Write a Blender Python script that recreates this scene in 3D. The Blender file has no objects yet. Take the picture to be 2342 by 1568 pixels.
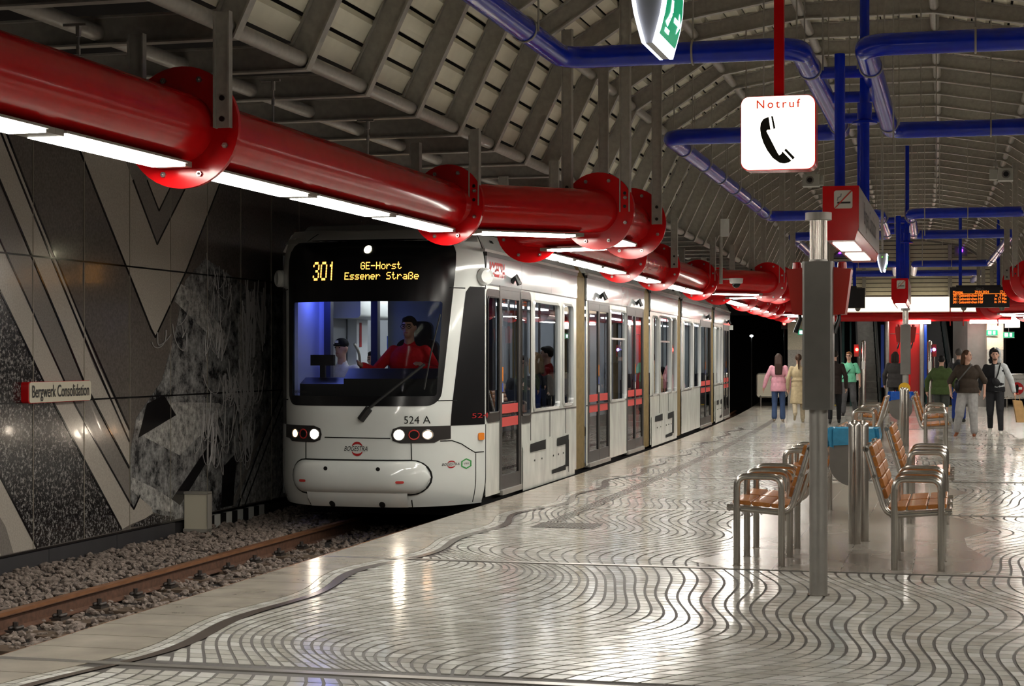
import bpy, bmesh, math, random
import numpy as np
from mathutils import Vector, Matrix
random.seed(7)
SC = bpy.context.scene
COL = SC.collection
# ------------------------------------------------------------------ camera, world, exposure
PSI = math.atan(1042.0/4050.0)
cam_d = bpy.data.cameras.new('camera'); cam = bpy.data.objects.new('camera', cam_d); COL.objects.link(cam)
cam.location = (0, 0, 1.6); cam.rotation_euler = (math.pi/2, 0, PSI)
cam_d.sensor_width = 36; cam_d.lens = 36*4050/2342; cam_d.shift_y = 31/2342
cam_d.clip_start = 0.05; cam_d.clip_end = 400
SC.camera = cam
world = bpy.data.worlds.new('world'); SC.world = world; world.use_nodes = True
world.node_tree.nodes['Background'].inputs[0].default_value = (0.0, 0.0, 0.0, 1)
world.node_tree.nodes['Background'].inputs[1].default_value = 0.0
SC.view_settings.view_transform = 'Standard'; SC.view_settings.look = 'None'
SC.view_settings.exposure = 0.0; SC.view_settings.gamma = 1.0; SC.view_settings.use_curve_mapping = False
LAMP = 36.0          # radiance of the tube lamps
# ------------------------------------------------------------------ curved station coordinates: x = t (right), y = s (forward)
EX = -5.015; S0 = 12.0
def curve(R):
    def f(p):
        t, s, z = p
        if s <= S0: return (t, s, z)
        a = (s-S0)/R; r = R+(t-EX)
        return (EX-R+r*math.cos(a), S0+r*math.sin(a), z)
    return f
P1 = curve(610.0)      # platform edge, track, tram, left wall
P2 = curve(1087.0)     # roof, centre line, pipes
def heading(s, R=1087.0): return max(0.0, (s-S0)/R)
ID = lambda p: p
# ------------------------------------------------------------------ materials
M = {}
def col(h, g=1.0):
    h = h.lstrip('#'); o = []
    for i in (0, 2, 4):
        v = int(h[i:i+2], 16)/255
        o.append((v/12.92 if v <= .04045 else ((v+.055)/1.055)**2.4)*g)
    return tuple(o)+(1,)
def mat(name, c, rough=.5, metal=0., var=0., vscale=8., bump=0., bscale=60., emit=None, es=0., coat=0., spec=.5, stretch=None, rvar=0.):
    m = bpy.data.materials.new(name); m.use_nodes = True; nt = m.node_tree
    b = nt.nodes['Principled BSDF']
    if isinstance(c, str): c = col(c)
    b.inputs['Base Color'].default_value = c; b.inputs['Roughness'].default_value = rough
    b.inputs['Metallic'].default_value = metal; b.inputs['Specular IOR Level'].default_value = spec
    b.inputs['Coat Weight'].default_value = coat; b.inputs['Coat Roughness'].default_value = .05
    if var or bump or rvar:
        tc = nt.nodes.new('ShaderNodeTexCoord'); mp = nt.nodes.new('ShaderNodeMapping')
        nt.links.new(tc.outputs['Object'], mp.inputs[0])
        if stretch: mp.inputs['Scale'].default_value = stretch
    if var or rvar:
        n = nt.nodes.new('ShaderNodeTexNoise'); n.inputs['Scale'].default_value = vscale; n.inputs['Detail'].default_value = 6
        nt.links.new(mp.outputs[0], n.inputs[0])
    if var:
        r = nt.nodes.new('ShaderNodeValToRGB'); r.color_ramp.elements[0].position = .3; r.color_ramp.elements[1].position = .7
        r.color_ramp.elements[0].color = tuple(x*(1-var) for x in c[:3])+(1,)
        r.color_ramp.elements[1].color = tuple(min(1, x*(1+var)) for x in c[:3])+(1,)
        nt.links.new(n.outputs[0], r.inputs[0]); nt.links.new(r.outputs[0], b.inputs['Base Color'])
    if rvar:
        mr = nt.nodes.new('ShaderNodeMapRange'); mr.inputs['To Min'].default_value = max(.02, rough-rvar); mr.inputs['To Max'].default_value = rough+rvar
        nt.links.new(n.outputs[0], mr.inputs[0]); nt.links.new(mr.outputs[0], b.inputs['Roughness'])
    if bump:
        n2 = nt.nodes.new('ShaderNodeTexNoise'); n2.inputs['Scale'].default_value = bscale; n2.inputs['Detail'].default_value = 4
        nt.links.new(mp.outputs[0], n2.inputs[0])
        bp = nt.nodes.new('ShaderNodeBump'); bp.inputs['Strength'].default_value = bump; bp.inputs['Distance'].default_value = .01
        nt.links.new(n2.outputs[0], bp.inputs['Height']); nt.links.new(bp.outputs[0], b.inputs['Normal'])
    if emit:
        b.inputs['Emission Color'].default_value = col(emit) if isinstance(emit, str) else emit; b.inputs['Emission Strength'].default_value = es
    M[name] = m
    return m
def glass(name, tint, ior=1.5, rough=0.0):
    m = bpy.data.materials.new(name); m.use_nodes = True; nt = m.node_tree; nt.nodes.clear()
    o = nt.nodes.new('ShaderNodeOutputMaterial'); mx = nt.nodes.new('ShaderNodeMixShader')
    tr = nt.nodes.new('ShaderNodeBsdfTransparent'); gl = nt.nodes.new('ShaderNodeBsdfGlossy'); fr = nt.nodes.new('ShaderNodeFresnel')
    tr.inputs[0].default_value = tint+(1,); gl.inputs['Roughness'].default_value = rough; fr.inputs[0].default_value = ior
    nt.links.new(fr.outputs[0], mx.inputs[0]); nt.links.new(tr.outputs[0], mx.inputs[1]); nt.links.new(gl.outputs[0], mx.inputs[2]); nt.links.new(mx.outputs[0], o.inputs[0])
    M[name] = m; return m
WARM = (1.0, .95, .855, 1)
mat('grey_steel', (.36, .342, .305, 1), .38, .0, var=.12, vscale=20, bump=.04)
mat('cream_plank', (.86, .83, .68, 1), .5, var=.1, vscale=3)
mat('dark_void', (.012, .011, .012, 1), .9)
mat('concrete_dark', (.05, .048, .05, 1), .8, var=.2, vscale=3)
mat('red_paint', (.60, .006, .008, 1), .19, var=.08, vscale=6, coat=.1, spec=.4)
mat('blue_paint', (.004, .022, .42, 1), .20, var=.12, vscale=9, coat=.05, spec=.4)
mat('galvanised', (.42, .41, .39, 1), .38, .85, var=.12, vscale=25)
mat('bolt_steel', (.45, .44, .42, 1), .3, .9)
mat('lamp_diffuser', (.9, .9, .88, 1), .5, emit=WARM, es=LAMP)
mat('lamp_bracket', (.35, .33, .29, 1), .45, .2)
mat('steel', (.50, .47, .43, 1), .26, 1.0, var=.10, vscale=14, stretch=(1, 1, .2))
mat('steel_matte', (.36, .345, .32, 1), .42, .9, var=.08, vscale=10)
mat('black', (.008, .008, .009, 1), .35)
mat('black_gloss', (.006, .006, .007, 1), .22, spec=.3)
mat('rubber', (.015, .015, .015, 1), .7)
mat('white_paint', (.70, .72, .70, 1), .3)
# ------------------------------------------------------------------ mesh building
class MB:
    def __init__(self): self.v = []; self.f = []
    def add(self, vs, fs):
        o = len(self.v); self.v += [tuple(p) for p in vs]; self.f += [tuple(i+o for i in q) for q in fs]; return self
    def box(self, x0, x1, y0, y1, z0, z1, ny=1):
        if ny > 1:
            for k in range(ny):
                pass
            vs = []; fs = []
            for k in range(ny+1):
                y = y0+(y1-y0)*k/ny
                vs += [(x0, y, z0), (x1, y, z0), (x1, y, z1), (x0, y, z1)]
            for k in range(ny):
                a = 4*k; b = a+4
                for i in range(4): fs.append((a+i, a+(i+1) % 4, b+(i+1) % 4, b+i))
            fs.append((3, 2, 1, 0)); e = 4*ny; fs.append((e, e+1, e+2, e+3))
            fs = [q[::-1] for q in fs]
            return self.add(vs, fs)
        return self.add([(x0, y0, z0), (x1, y0, z0), (x1, y1, z0), (x0, y1, z0), (x0, y0, z1), (x1, y0, z1), (x1, y1, z1), (x0, y1, z1)],
                        [(3, 2, 1, 0), (4, 5, 6, 7), (0, 1, 5, 4), (1, 2, 6, 5), (2, 3, 7, 6), (3, 0, 4, 7)])
    def obox(self, c, ax, ay, az):      # oriented box, half-axis vectors
        c, ax, ay, az = Vector(c), Vector(ax), Vector(ay), Vector(az)
        vs = [c+sx*ax+sy*ay+sz*az for sz in (-1, 1) for sx, sy in ((-1, -1), (1, -1), (1, 1), (-1, 1))]
        return self.add(vs, [(3, 2, 1, 0), (4, 5, 6, 7), (0, 1, 5, 4), (1, 2, 6, 5), (2, 3, 7, 6), (3, 0, 4, 7)])
    def tube(self, pts, r, n=10, cap=True, closed=False):
        pts = [Vector(p) for p in pts]; rs = r if isinstance(r, (list, tuple)) else [r]*len(pts)
        m = len(pts); rings = []
        up = None
        for i, p in enumerate(pts):
            if closed: d = pts[(i+1) % m]-pts[i-1]
            else: d = (pts[min(i+1, m-1)]-pts[max(i-1, 0)])
            d.normalize()
            if up is None:
                up = Vector((0, 0, 1)) if abs(d.z) < .9 else Vector((1, 0, 0))
            a = d.cross(up); a.normalize(); b = a.cross(d); b.normalize(); up = b
            rings.append([p+rs[i]*(math.cos(2*math.pi*k/n)*a+math.sin(2*math.pi*k/n)*b) for k in range(n)])
        vs = [q for ring in rings for q in ring]; fs = []
        for i in range(m if closed else m-1):
            j = (i+1) % m
            for k in range(n): fs.append((i*n+k, i*n+(k+1) % n, j*n+(k+1) % n, j*n+k))
        if cap and not closed:
            fs.append(tuple(range(n))[::-1]); fs.append(tuple((m-1)*n+k for k in range(n)))
        return self.add(vs, fs)
    def caps(self, p0, p1, r0, r1=None, n=10, sx=1.0):   # capsule
        r1 = r0 if r1 is None else r1
        p0, p1 = Vector(p0), Vector(p1); d = p1-p0; L = d.length
        d = d/L if L > 1e-6 else Vector((0, 0, 1))
        pts = []; rs = []
        for a in (-80, -50, -20): pts.append(p0+d*r0*math.sin(math.radians(a))); rs.append(r0*math.cos(math.radians(a)))
        pts.append(p0); rs.append(r0); pts.append(p1); rs.append(r1)
        for a in (20, 50, 80): pts.append(p1+d*r1*math.sin(math.radians(a))); rs.append(r1*math.cos(math.radians(a)))
        return self.tube(pts, rs, n)
    def ell(self, c, rx, ry, rz, n=12, m=8, rot=None):
        vs = []; fs = []
        for i in range(1, m):
            a = math.pi*i/m
            for k in range(n):
                b = 2*math.pi*k/n; p = Vector((rx*math.sin(a)*math.cos(b), ry*math.sin(a)*math.sin(b), rz*math.cos(a)))
                if rot is not None: p = rot @ p
                vs.append(Vector(c)+p)
        for pz in (1, -1):
            p = Vector((0, 0, rz*pz))
            if rot is not None: p = rot @ p
            vs.append(Vector(c)+p)
        T = (m-1)*n; B = T+1
        for i in range(m-2):
            for k in range(n): fs.append((i*n+k, (i+1)*n+k, (i+1)*n+(k+1) % n, i*n+(k+1) % n))
        for k in range(n): fs.append((T, k, (k+1) % n)); fs.append((B, (m-2)*n+(k+1) % n, (m-2)*n+k))
        return self.add(vs, fs)
    def prism(self, poly, fn, d0, d1):   # polygon of 2-d points, fn(a, b, depth) -> point
        n = len(poly); vs = [fn(a, b, d0) for a, b in poly]+[fn(a, b, d1) for a, b in poly]
        fs = [tuple(range(n))[::-1], tuple(range(n, 2*n))]+[(i, (i+1) % n, n+(i+1) % n, n+i) for i in range(n)]
        return self.add(vs, fs)
    def cyl(self, c, d, r, h, n=16):
        c = Vector(c); d = Vector(d).normalized(); return self.tube([c, c+d*h], r, n)
    def build(self, name, m, parent=None, fn=None, smooth=35, off=None, face=None):
        vs = self.v if fn is None else [fn(p) for p in self.v]
        if off is not None: vs = [(p[0]-off[0], p[1]-off[1], p[2]-off[2]) for p in vs]
        me = bpy.data.meshes.new(name); me.from_pydata(vs, [], self.f)
        me.materials.append(M[m] if isinstance(m, str) else m)
        if smooth:
            me.polygons.foreach_set('use_smooth', [True]*len(me.polygons)); me.set_sharp_from_angle(angle=math.radians(smooth))
        bm = bmesh.new(); bm.from_mesh(me); bmesh.ops.recalc_face_normals(bm, faces=bm.faces)
        if face is not None and sum((f.normal*f.calc_area()).dot(Vector(face)) for f in bm.faces) < 0: bmesh.ops.reverse_faces(bm, faces=bm.faces)
        bm.to_mesh(me); bm.free()
        me.update()
        o = bpy.data.objects.new(name, me); COL.objects.link(o)
        if parent is not None:
            o.parent = parent
            if off is None and parent.get('world_children'): o.location = -Vector(parent.location)
        return o
def tag(o, label=None, cat=None, group=None, kind=None):
    if label: o['label'] = label
    if cat: o['category'] = cat
    if group: o['group'] = group
    if kind: o['kind'] = kind
    return o
def thing(name, label, cat, loc=(0, 0, 0), rz=0., group=None, wc=False, kind=None):
    o = bpy.data.objects.new(name, None); COL.objects.link(o); o.empty_display_size = .2
    o.location = loc; o.rotation_euler = (0, 0, rz); tag(o, label, cat, group, kind)
    if wc: o['world_children'] = 1
    return o
def copy_tree(o, parent=None):
    c = o.copy(); COL.objects.link(c)
    if parent is not None: c.parent = parent
    for ch in list(o.children): copy_tree(ch, c)
    return c
def inst(src, name, parent, loc=(0, 0, 0), rz=0.):     # an object sharing src's mesh
    o = bpy.data.objects.new(name, src.data); COL.objects.link(o); o.parent = parent; o.location = loc; o.rotation_euler = (0, 0, rz); return o
def text_tris(body, size=1.0, align='CENTER', sx=1.0, bold=0.0, spacing=1.0):
    cu = bpy.data.curves.new('tmp', 'FONT'); cu.body = body; cu.size = size; cu.align_x = align; cu.align_y = 'CENTER'; cu.offset = bold; cu.resolution_u = 3; cu.space_character = spacing
    ob = bpy.data.objects.new('tmp', cu); COL.objects.link(ob)
    dg = bpy.context.evaluated_depsgraph_get(); dg.update()
    me = bpy.data.meshes.new_from_object(ob.evaluated_get(dg))
    vs = [(v.co.x*sx, v.co.y) for v in me.vertices]; fs = [tuple(p.vertices) for p in me.polygons]
    bpy.data.objects.remove(ob); bpy.data.curves.remove(cu); bpy.data.meshes.remove(me)
    return vs, fs
def text(name, body, size, m, parent, fn, **k):          # fn(a, b) -> point on the surface that carries the lettering
    vs, fs = text_tris(body, size, **k); b = MB(); b.add([fn(a, c) for a, c in vs], fs)
    return b.build(name, m, parent, smooth=0)
def rrect(x0, x1, y0, y1, r, n=5):
    p = []
    for cx, cy, a0 in ((x1-r, y1-r, 0), (x0+r, y1-r, 90), (x0+r, y0+r, 180), (x1-r, y0+r, 270)):
        for k in range(n+1):
            a = math.radians(a0+90*k/n); p.append((cx+r*math.cos(a), cy+r*math.sin(a)))
    return p
def arc_path(pts, r, n=5):       # polyline with rounded corners
    pts = [Vector(p) for p in pts]; out = [pts[0]]
    for i in range(1, len(pts)-1):
        a, b, c = pts[i-1], pts[i], pts[i+1]; u = (a-b); w = (c-b); lu, lw = u.length, w.length; u /= lu; w /= lw
        rr = min(r, lu*.49, lw*.49); q0 = b+u*rr; q1 = b+w*rr
        for k in range(n+1):
            t = k/n; out.append(q0*(1-t)**2+b*2*t*(1-t)+q1*t*t)
    out.append(pts[-1]); return out
def sub(p0, p1, step=1.5):
    p0, p1 = Vector(p0), Vector(p1); n = max(1, int((p1-p0).length/step)); return [p0+(p1-p0)*k/n for k in range(n+1)]
# ------------------------------------------------------------------ materials of the setting
mat('tile_a', (.47, .46, .425, 1), .13, var=.10, vscale=9, rvar=.05, spec=.24)
mat('tile_b', (.42, .408, .37, 1), .12, var=.12, vscale=9, rvar=.05, spec=.24)
mat('tile_c', (.58, .575, .545, 1), .12, var=.08, vscale=9, rvar=.05, spec=.24)
mat('grout', (.048, .041, .036, 1), .6, var=.2, vscale=20)
mat('brown_band', (.085, .07, .06, 1), .22, var=.15, vscale=12)
mat('edge_stone', (.31, .28, .235, 1), .2, var=.16, vscale=3.0, rvar=.06)
mat('slab_stone', (.27, .25, .22, 1), .2, var=.15, vscale=2.2, rvar=.06)
mat('steel_strip', (.30, .285, .26, 1), .3, .6, var=.1)
mat('ballast_stone', (.21, .17, .145, 1), .85, var=.5, vscale=30)
mat('ballast_bed', (.05, .042, .038, 1), .95, var=.4, vscale=15)
mat('rail_side', (.10, .045, .025, 1), .7, var=.35, vscale=20)
mat('rail_head', (.55, .27, .14, 1), .35, .75, var=.2, vscale=30, stretch=(1, .2, 1))
mat('sleeper_wood', (.10, .068, .045, 1), .8, var=.3, vscale=12)
mat('clip_iron', (.07, .06, .055, 1), .45, .6)
mat('panel_brown', (.125, .110, .098, 1), .17, var=.22, vscale=40, coat=.15)
mat('panel_light', (.40, .365, .32, 1), .2, var=.12, vscale=60, coat=.15)
mat('panel_mid', (.20, .183, .165, 1), .2, var=.14, vscale=60, coat=.15)
mat('panel_black', (.010, .009, .010, 1), .15, coat=.2)
mat('joint_light', (.30, .27, .22, 1), .4, .4)
mat('plinth', (.035, .034, .038, 1), .5, var=.15, vscale=5)
mat('stripe_white', (.62, .62, .58, 1), .5)
def speckle(name, dark, light, scale, lo, hi, detail=8):
    m = mat(name, dark, .2, coat=.15); nt = m.node_tree; b = nt.nodes['Principled BSDF']
    tc = nt.nodes.new('ShaderNodeTexCoord'); n = nt.nodes.new('ShaderNodeTexNoise'); r = nt.nodes.new('ShaderNodeValToRGB')
    n.inputs['Scale'].default_value = scale; n.inputs['Detail'].default_value = detail; n.inputs['Roughness'].default_value = .75
    r.color_ramp.elements[0].position = lo; r.color_ramp.elements[1].position = hi; r.color_ramp.elements[0].color = dark; r.color_ramp.elements[1].color = light
    nt.links.new(tc.outputs['Object'], n.inputs[0]); nt.links.new(n.outputs[0], r.inputs[0]); nt.links.new(r.outputs[0], b.inputs['Base Color']); return m
speckle('coal_print', (.012, .011, .012, 1), (.42, .40, .38, 1), 34, .50, .68)
speckle('rubble_print', (.018, .018, .02, 1), (.42, .42, .41, 1), 6, .40, .68, 14)
speckle('rubble_pale', (.10, .10, .10, 1), (.52, .51, .48, 1), 14, .36, .64, 10)
# ------------------------------------------------------------------ platform floor
floor = thing('floor', None, None, (0, 0, 0), kind='structure')
b = MB(); b.box(-4.99, 3.4, -9, 63, -.9, -.005, 48); b.build('platform_base', 'grout', floor, P1, smooth=0)
def tb(s): return -4.47+.075*math.sin(2*math.pi*(s-8.2)/2.5)+.05*math.sin(2*math.pi*(s-8.6)/4.93)
J = [8.44+4.93*k for k in range(-3, 12)]            # cross joints of the platform
LAM = 4.93
def W(t, s):
    return .46*math.cos(2*math.pi*(s-10.9)/LAM+.8*math.sin(.9*t+.25*s)+.45*t)*(.65+.35*math.sin(.45*s+1.1*t))+.13*math.sin(2*math.pi*s/2.7+1.0*t+math.sin(.7*t))
BW = .094; DS = .131
tiles = []                                           # each: four (t, s) corners
rows = np.arange(7.0, 40.0, DS)
for j in range(len(rows)-1):
    s0, s1 = rows[j]+.0075, rows[j+1]-.0075
    if any(abs((s0+s1)/2-q) < .09 for q in J): continue
    for c0, c1 in ((.0, .052), (.060, .112)):
        tiles.append(((tb(s0)+c0, s0), (tb(s0)+c1, s0), (tb(s1)+c1, s1), (tb(s1)+c0, s1)))
    L0, L1 = tb(s0)+.20, tb(s1)+.20
    for k in range(-60, 34):
        a0 = k*BW+W(k*BW, s0); a1 = k*BW+W(k*BW, s1); b0 = (k+1)*BW+W((k+1)*BW, s0); b1 = (k+1)*BW+W((k+1)*BW, s1)
        g = .0095
        a0, a1 = max(a0+g, L0), max(a1+g, L1); b0 -= g; b1 -= g
        if min(b0-a0, b1-a1) < .012 or a0 > 1.5: continue
        n = 1 if max(b0-a0, b1-a1) < .16 else 2
        for q in range(n):
            f0, f1 = q/n, (q+1)/n; e = .003 if n > 1 else 0
            tiles.append(((a0+(b0-a0)*f0+e*q, s0), (a0+(b0-a0)*f1-e*(1-q)*(n > 1), s0), (a1+(b1-a1)*f1-e*(1-q)*(n > 1), s1), (a1+(b1-a1)*f0+e*q, s1)))
rng = random.Random(3)
def tile_geo(q):
    tx, ty = rng.gauss(0, .0022), rng.gauss(0, .0030); cx = sum(p[0] for p in q)/4; cy = sum(p[1] for p in q)/4
    top = [P1((t, s, (t-cx)*tx+(s-cy)*ty)) for t, s in q]; bot = [P1((t, s, -.006)) for t, s in q]
    return top+bot, [(0, 1, 2, 3), (0, 4, 5, 1), (1, 5, 6, 2), (2, 6, 7, 3), (3, 7, 4, 0)]
near = sorted([q for q in tiles if q[0][1] > 8.2 and -4.6 < q[0][0] < .30], key=lambda q: q[0][1])[:300]
near_ids = set(id(q) for q in near)
TM = ['tile_a', 'tile_a', 'tile_b', 'tile_c']
for q in near:
    vs, fs = tile_geo(q); bb = MB(); bb.add(vs, fs); bb.build('floor_tile', rng.choice(TM), floor, smooth=0)
vs, fs, mi = [], [], []
for q in tiles:
    if id(q) in near_ids: continue
    a, f = tile_geo(q); o = len(vs); vs += a; fs += [tuple(i+o for i in x) for x in f]; mi += [rng.choice((0, 0, 1, 2))]*5
me = bpy.data.meshes.new('floor_mosaic'); me.from_pydata(vs, [], fs)
for n in ('tile_a', 'tile_b', 'tile_c'): me.materials.append(M[n])
me.polygons.foreach_set('material_index', mi); me.update()
o = bpy.data.objects.new('floor_mosaic', me); COL.objects.link(o); o.parent = floor; o['kind'] = 'stuff'
# where single tiles can no longer be told apart the paving goes on as sheets with a fine printed joint pattern
m = mat('paving_far', (.50, .48, .43, 1), .15, var=.1, vscale=4, rvar=.05); nt = m.node_tree; bs = nt.nodes['Principled BSDF']
tc = nt.nodes.new('ShaderNodeTexCoord'); wv = nt.nodes.new('ShaderNodeTexWave'); wv.inputs['Scale'].default_value = 1.6; wv.inputs['Distortion'].default_value = 5; wv.inputs['Detail'].default_value = 2
rp = nt.nodes.new('ShaderNodeValToRGB'); rp.color_ramp.elements[0].position = .0; rp.color_ramp.elements[0].color = (.20, .18, .16, 1); rp.color_ramp.elements[1].position = .12; rp.color_ramp.elements[1].color = (.44, .425, .385, 1)
nt.links.new(tc.outputs['Object'], wv.inputs[0]); nt.links.new(wv.outputs['Fac'], rp.inputs[0]); nt.links.new(rp.outputs[0], bs.inputs['Base Color'])
for nm, a in (('far', (-4.5, 3.4, 39.9, 63)), ('right', (1.42, 3.4, -9, 39.9)), ('near', (-4.5, 1.42, -9, 7.0))):
    bb = MB(); bb.box(a[0], a[1], a[2], a[3], -.006, 0.0, 30); bb.build('paving_sheet', 'paving_far', floor, P1, smooth=0)
# edge slabs, each one cut along the wavy border
s = 6.0; k = 0
while s < 62.5:
    s1 = s+.415; n = 4
    if any(s < q < s1 for q in J): s1 = [q for q in J if s < q < s1][0]
    if s1-s > .05:
        pl = [(-5.015, s+.006), ] + [(tb(s+.006+(s1-s-.012)*i/n)-.006 if s < 40 else -4.45, s+.006+(s1-s-.012)*i/n) for i in range(n+1)] + [(-5.015, s1-.006)]
        bb = MB(); bb.prism(pl, lambda a, c, d: P1((a, c, d)), -.05, .001); bb.build('edge_slab', 'edge_stone', floor, smooth=0)
    s = s1
bb = MB(); bb.box(-5.03, -5.0, -9, 63, -.9, -.01, 48); bb.build('platform_face', 'concrete_dark', floor, P1, smooth=0)
# brown ribbon beside the border
bb = MB(); pl = np.arange(7.0, 40.0, .13)
for a0, a1 in zip(pl[:-1], pl[1:]):
    w0 = .115; bb.add([P1((tb(a0)+w0+.004, a0, .0012)), P1((tb(a0)+.195+.02*math.sin(a0*2.1), a0, .0012)), P1((tb(a1)+.195+.02*math.sin(a1*2.1), a1, .0012)), P1((tb(a1)+w0+.004, a1, .0012))], [(0, 1, 2, 3)])
bb.build('brown_ribbon', 'brown_band', floor, smooth=0)
for q in J:
    if q < 7: continue
    bb = MB(); bb.box(-5.0, 1.5, q-.035, q+.035, -.005, .0018); bb.build('joint_strip', 'steel_strip', floor, P1, smooth=0)
# stone islands under the benches
for base in (13.36, 13.36+16.6):
    outl = [(-2.1, .4), (-1.86, 1.2), (-2.02, 2.4), (-2.2, 3.7), (-1.9, 5.0), (-1.75, 6.6), (-1.95, 8.2), (-1.5, 9.4), (-.4, 9.4), (.05, 8.1), (-.25, 7.0), (-.42, 5.9), (.22, 3.5), (-.02, 2.75), (.0, 2.0), (.20, .95), (.16, .35), (-.15, .0), (-1.75, .0)]
    # split in lengthwise slabs by clipping the outline at the joints
    cuts = [-3, -1.42, -.92, -.40, 3]
    def clip(poly, lo, hi):
        for side, v in ((1, lo), (-1, hi)):
            out = []
            for i in range(len(poly)):
                p, q = poly[i], poly[(i+1) % len(poly)]; dp, dq = side*(p[0]-v), side*(q[0]-v)
                if dp >= 0: out.append(p)
                if dp*dq < 0: f = dp/(dp-dq); out.append((p[0]+(q[0]-p[0])*f, p[1]+(q[1]-p[1])*f))
            poly = out
            if not poly: break
        return poly
    for c0, c1 in zip(cuts[:-1], cuts[1:]):
        pl = clip(outl, c0+.004, c1-.004)
        if len(pl) > 2:
            bb = MB(); bb.prism([(a-.03 if base > 20 else a, c+base) for a, c in pl], lambda a, c, d: P2((a, c, d)), -.004, .0022); bb.build('island_slab', 'slab_stone', floor, smooth=0)
# tactile strip: four ribs and a dark end field
bb = MB()
for k in range(5): bb.box(-3.93+k*.032, -3.915+k*.032, 16.7, 56, .0, .0045, 26)
tg = bb.build('tactile_ribs', 'brown_band', floor, P1, smooth=0)
bb = MB(); bb.box(-3.96, -3.36, 16.12, 16.62, .0, .003); tf = bb.build('tactile_field', 'grout', floor, P1, smooth=0)
bb = MB()
for i in range(18):
    for j in range(15): bb.cyl(P1((-3.94+i*.033, 16.14+j*.033, .002)), (0, 0, 1), .011, .004, 6)
bb.build('tactile_studs', 'panel_mid', tf, smooth=0); tf.children[0]['kind'] = 'stuff'
# ------------------------------------------------------------------ track bed
bb = MB(); bb.box(-8.3, -5.03, -9, 62, -.9, -.42, 40); bd = bb.build('track_bed', 'ballast_bed', None, P1, smooth=0); tag(bd, kind='structure'); bd.name = 'floor_track_bed'
bb = MB(); bb.box(-8.25, -6.95, 6, 62, -.45, -.30, 30); bb.build('ballast_bank', 'ballast_bed', bd, P1, smooth=0)
ico = bmesh.new(); bmesh.ops.create_icosphere(ico, subdivisions=1, radius=1); IV = np.array([v.co[:] for v in ico.verts]); IF = [tuple(v.index for v in f.verts) for f in ico.faces]; ico.free()
def stones(n, fn, seed):
    r = np.random.RandomState(seed); vs = []; fs = []
    for i in range(n):
        t, s, z = fn(r); sc = r.uniform(.016, .038)*np.array([r.uniform(.7, 1.3), r.uniform(.7, 1.3), r.uniform(.5, .9)])
        a = r.uniform(0, 6.28); ca, sa = math.cos(a), math.sin(a); V = IV*(1+r.uniform(-.28, .28, (12, 1)))*sc
        X = V[:, 0]*ca-V[:, 1]*sa; Y = V[:, 0]*sa+V[:, 1]*ca; p = P1((t, s, z)); o = len(vs)
        vs += [(p[0]+x, p[1]+y, p[2]+zz) for x, y, zz in zip(X, Y, V[:, 2])]; fs += [tuple(k+o for k in f) for f in IF]
    return vs, fs
vs1, fs1 = stones(5200, lambda r: (r.uniform(-8.05, -6.93), r.uniform(9, 24), -.285+r.uniform(-.015, .02)), 1)
vs2, fs2 = stones(3600, lambda r: (r.uniform(-6.85, -5.05), r.uniform(9, 20), -.405+r.uniform(-.015, .022)), 2)
bb = MB(); bb.add(vs1, fs1); bb.add(vs2, fs2)
bl = bb.build('ballast', 'ballast_stone', None, smooth=0); tag(bl, 'loose brown ballast stones lying around the rail below the platform', 'ballast', kind='stuff')
def rail(t, label):
    pr = [(-.055, -.395), (.055, -.395), (.055, -.385), (.012, -.37), (.012, -.29), (.033, -.278), (.033, -.252), (.026, -.245), (-.026, -.245), (-.033, -.252), (-.033, -.278), (-.012, -.29), (-.012, -.37), (-.055, -.385)]
    ss = np.arange(6, 62, 1.0); o = thing('rail', label, 'rail', P1((t, 14, -.395)), wc=True)
    bb = MB()
    for i, s in enumerate(ss): bb.v += [(t+a, s, z) for a, z in pr]
    n = len(pr)
    for i in range(len(ss)-1):
        for k in range(n): bb.f.append((i*n+k, i*n+(k+1) % n, (i+1)*n+(k+1) % n, (i+1)*n+k))
    bb.build('rail_web', 'rail_side', o, P1, smooth=20)
    bb = MB(); bb.box(t-.0335, t+.0335, 6, 61, -.272, -.2445, 55); bb.build('rail_head', 'rail_head', o, P1, smooth=0)
rail(-6.76, 'rusty rail with worn bright head running along the ballast towards the tram')
rail(-5.76, 'rusty rail close under the platform edge, mostly hidden by the edge')
ORD = ['first', 'second', 'third', 'fourth', 'fifth', 'sixth', 'seventh', 'eighth', 'ninth', 'tenth', 'eleventh', 'twelfth', 'thirteenth']
for k in range(12):
    s = 10.24+k*.64; o = thing('sleeper', f'{ORD[k]} dark wooden sleeper under the rail counted from the left picture edge', 'sleeper', P1((-6.26, s, -.5)), group='track sleepers', wc=True)
    bb = MB(); bb.box(-7.1, -5.15, s-.12, s+.12, -.52, -.395); bb.build('sleeper_beam', 'sleeper_wood', o, P1, smooth=0)
    if s > 18: continue
    for sg in (1, -1):
        bb = MB(); x = -6.76+sg*.085
        bb.box(x-.05, x+.05, s-.07, s+.07, -.395, -.375); bb.caps((x-.02*sg, s-.045, -.36), (x-.02*sg, s+.045, -.36), .016, n=7); bb.caps((x+.03*sg, s-.045, -.36), (x+.03*sg, s+.045, -.36), .014, n=7); bb.cyl((x, s, -.375), (0, 0, 1), .02, .055, 6)
        bb.build('rail_clip', 'clip_iron', o, P1)
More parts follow.
